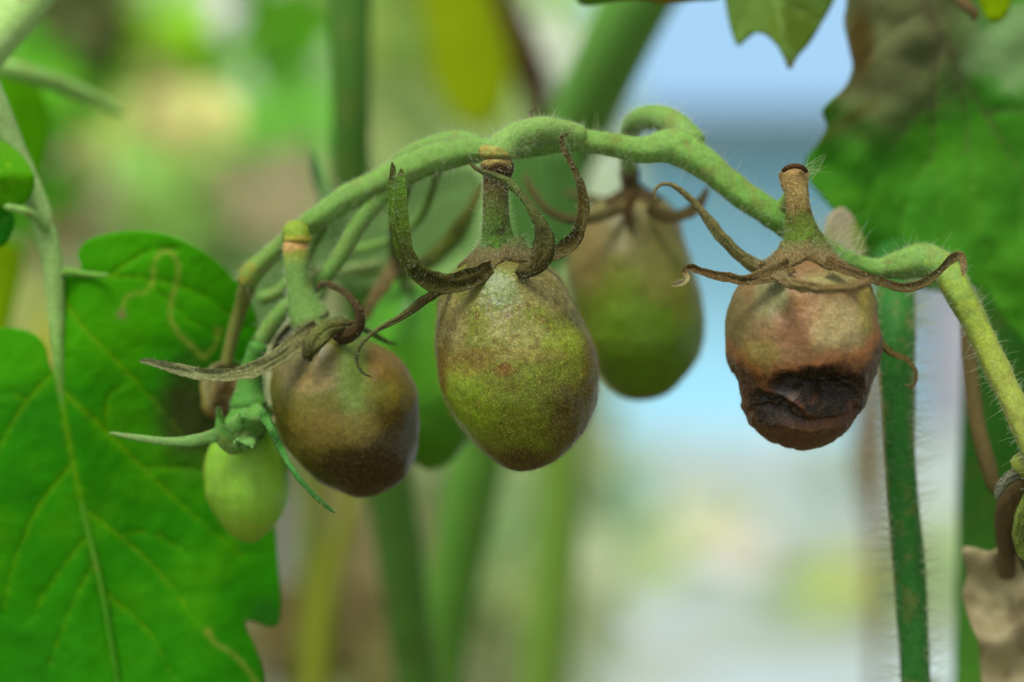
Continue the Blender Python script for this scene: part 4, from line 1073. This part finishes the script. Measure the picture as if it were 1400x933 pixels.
# --- E: the fruit behind, between the two sharp ones
E = thing('tomato', 'out of focus tomato behind, grey brown above and green below, right of the central one', 'tomato', P(868, 275, .436), gD)
profE = [(268, 866, 868), (272, 832, 901), (282, 808, 917), (300, 793, 929), (330, 783, 937), (365, 777, 949), (400, 779, 958), (430, 784, 962), (458, 791, 962), (485, 802, 955), (508, 817, 942), (526, 830, 928), (539, 846, 911), (546, 860, 895), (549, 875, 880)]
fE = build_fruit(E, profE, .4490, (98, 112, 36), [(870, 300, 90, 70, (112, 106, 82), .9, .3), (800, 340, 34, 70, (124, 104, 84), .8, .3), (880, 480, 100, 90, (84, 124, 14), .85, .2), (900, 370, 30, 50, (124, 122, 76), .7, .4), (930, 400, 24, 50, (112, 112, 40), .6, .3)], M['skin_soft'], 181, nr=110, na=140)
fruit_fuzz(E, fE, 5000, .0006, .000016, seed=182)
ped_tube(E, [(860, 226, .4460, 24), (860, 236, .4460, 28), (862, 252, .4470, 26), (865, 266, .4480, 46), (867, 274, .4490, 64)], [(0, (84, 64, 42)), (1, (96, 84, 58))], seed=183, nf=150, nl=40)
calyx(E, fE, 867, 0, 22, 50, .25, math.radians(30), 8, M['dry'], (82, 68, 46), 184, n=10, seg=50)
sep(E, [(850, 284, .4390, 18), (820, 296, .4360, 16), (785, 301, .4360, 14), (752, 290, .4360, 13), (730, 265, .4370, 11), (716, 236, .4390, 7)], (98, 88, 60), seed=190, hair=20)
sep(E, [(884, 284, .4390, 20), (912, 296, .4360, 19), (940, 292, .4360, 17), (958, 276, .4360, 14), (968, 256, .4370, 8)], (84, 72, 46), seed=191, hair=20)
sep(E, [(868, 262, .4390, 14), (858, 290, .4380, 16), (862, 310, .4380, 10)], (84, 62, 40), seed=192, hair=0)
sep(E, [(840, 280, .4600, 14), (800, 270, .4640, 12), (770, 262, .4670, 8)], (110, 104, 76), seed=193, hair=0)

# --- C: the green fruit behind, between the two spoiled ones
Cc = thing('tomato', 'blurred plain green tomato half hidden behind the two spoiled ones at left and centre', 'tomato', P(560, 385, .455))
profC = [(376, 566, 568), (380, 540, 600), (392, 520, 622), (412, 506, 640), (445, 496, 654), (480, 495, 662), (515, 500, 665), (545, 508, 663), (572, 520, 656), (596, 534, 646), (615, 548, 632), (629, 563, 619), (637, 577, 607), (640, 590, 593)]
fC = build_fruit(Cc, profC, .458, (84, 152, 40), [(590, 600, 90, 60, (60, 112, 14), .7, .2), (540, 430, 60, 50, (70, 140, 40), .6, .2)], M['young'], 201, nr=80, na=100)
calyx(Cc, fC, 562, 0, 20, 46, .25, 0, 8, M['stem'], (96, 128, 66), 202, n=8, seg=40)
sep(Cc, [(560, 372, .448, 18), (590, 352, .446, 20), (616, 326, .445, 20), (638, 294, .445, 18), (652, 268, .446, 12), (662, 246, .447, 6)], [(0, (112, 116, 74)), (.4, (86, 98, 36)), (1, (104, 104, 60))], seed=203, hair=10)
sep(Cc, [(556, 356, .449, 20), (520, 366, .447, 22), (484, 370, .446, 18), (450, 368, .447, 12), (430, 362, .448, 6)], (122, 152, 96), seed=204, hair=10, mat='stem')
sep(Cc, [(548, 352, .444, 22), (530, 380, .441, 22), (510, 410, .44, 18), (496, 440, .44, 10)], (120, 104, 76), seed=205, hair=0)
tube('fruit_stalk', [(545, 356, .452, 22), (552, 366, .454, 26), (560, 378, .457, 46)], M['stem'], Cc, (112, 140, 80), seg=20, n=16)

# --- G: shrivelled fruit behind the little one
G = thing('tomato', 'small shrivelled brown fruit in the gap above the tiny green tomato', 'tomato', P(306, 500, .427), gD)
profG = [(496, 305, 307), (500, 290, 322), (510, 281, 333), (525, 277, 340), (545, 276, 342), (562, 281, 338), (575, 290, 328), (584, 306, 310)]
build_fruit(G, profG, .428, (92, 72, 44), [(285, 530, 14, 40, (150, 140, 100), .8, .2), (315, 550, 24, 30, (58, 48, 26), .8, .3)], M['skin_soft'], 211, nr=50, na=60, lump=.002)
sep(G, [(306, 500, .424, 14), (288, 508, .421, 12), (282, 530, .42, 10), (288, 556, .42, 5)], (150, 140, 104), seed=212, hair=0)

#SECTION: right bottom
# ------------------------------------------------------------------ bottom right: dried leaf, curled stalk and another fruit
dl = thing('dried_leaf', 'crumpled beige dried leaf hanging at the bottom right corner', 'leaf', P(1372, 760, .405))
def dl_dep(x, y):
    q = np.stack([x, y, 0 * x], -1)
    return .424 + .0022 * np.sin((y - 740) / 17. + 1.5 * fbm(q, 1 / 60., 2, 3) + x / 60.) + .003 * fbm(q, 1 / 50., 2, 9)
blade('blade', [(1316, 752), (1330, 748), (1352, 754), (1376, 748), (1400, 770), (1440, 790), (1480, 860), (1480, 1010), (1335, 1010), (1345, 960), (1340, 915), (1338, 880), (1326, 850), (1316, 812), (1322, 785)], dl, dl_dep,
      lambda x, y, v, q: mixc(mixc(np.tile(lin((176, 164, 134)), (len(x), 1)), lin((138, 122, 96))[None], sstep(0, .5, fbm(q, 1 / 40., 4, 2)) * .7), lin((198, 186, 160))[None], sstep(.1, .5, fbm(q, 1 / 22., 3, 7)) * .6),
      (), 5, mat=M['leaf_plain'], seed=221)
tube('leaf_stalk', [(1376, 790, .421, 26), (1376, 745, .417, 27), (1374, 710, .412, 28), (1380, 684, .407, 28), (1400, 662, .403, 28), (1430, 646, .400, 28)], M['dry'], dl, (118, 96, 70), seg=24, lump=.12, seed=222)
gf = thing('tomato', 'dark green fruit cut off by the right edge above the dried leaf', 'tomato', P(1420, 650, .4))
profH = [(652, 1439, 1441), (656, 1420, 1460), (668, 1404, 1478), (690, 1392, 1492), (720, 1386, 1498), (750, 1388, 1496), (775, 1398, 1488), (795, 1415, 1470), (803, 1438, 1442)]
build_fruit(gf, profH, .412, (66, 70, 24), [(1390, 700, 20, 30, (96, 110, 40), .8, .3), (1390, 760, 30, 30, (40, 34, 16), .8, .3)], M['skin_soft'], 231, nr=60, na=80)
sep(gf, [(1432, 655, .40, 22), (1410, 648, .398, 20), (1386, 650, .396, 18), (1370, 664, .396, 14), (1362, 684, .397, 8)], (112, 112, 104), seed=232, hair=20)
sep(gf, [(1420, 660, .398, 20), (1400, 700, .396, 22), (1392, 736, .397, 18), (1402, 766, .398, 10)], (112, 124, 58), seed=233, hair=20)
tube('fruit_stalk', [(1452, 600, .398, 30), (1430, 622, .398, 34), (1402, 634, .397, 36), (1386, 646, .397, 30)], M['stem'], gf, (132, 150, 66), seg=24)
wf = thing('withered_leaflet', 'pale pinkish withered leaflet just right of the rotten fruit stalk', 'leaf', P(1180, 340, .43))
blade('blade', [(1128, 330), (1130, 300), (1140, 288), (1152, 284), (1164, 294), (1174, 312), (1184, 336), (1180, 352), (1150, 350)], wf,
      lambda x, y: .43 + .00004 * (x - 1150), flat_col((168, 160, 128), None, ((1176, 320, 16, 30, (110, 140, 44), .8, .2), (1148, 300, 18, 20, (170, 158, 150), .7, .2))), (), 5, mat=M['leaf_plain'], seed=240)
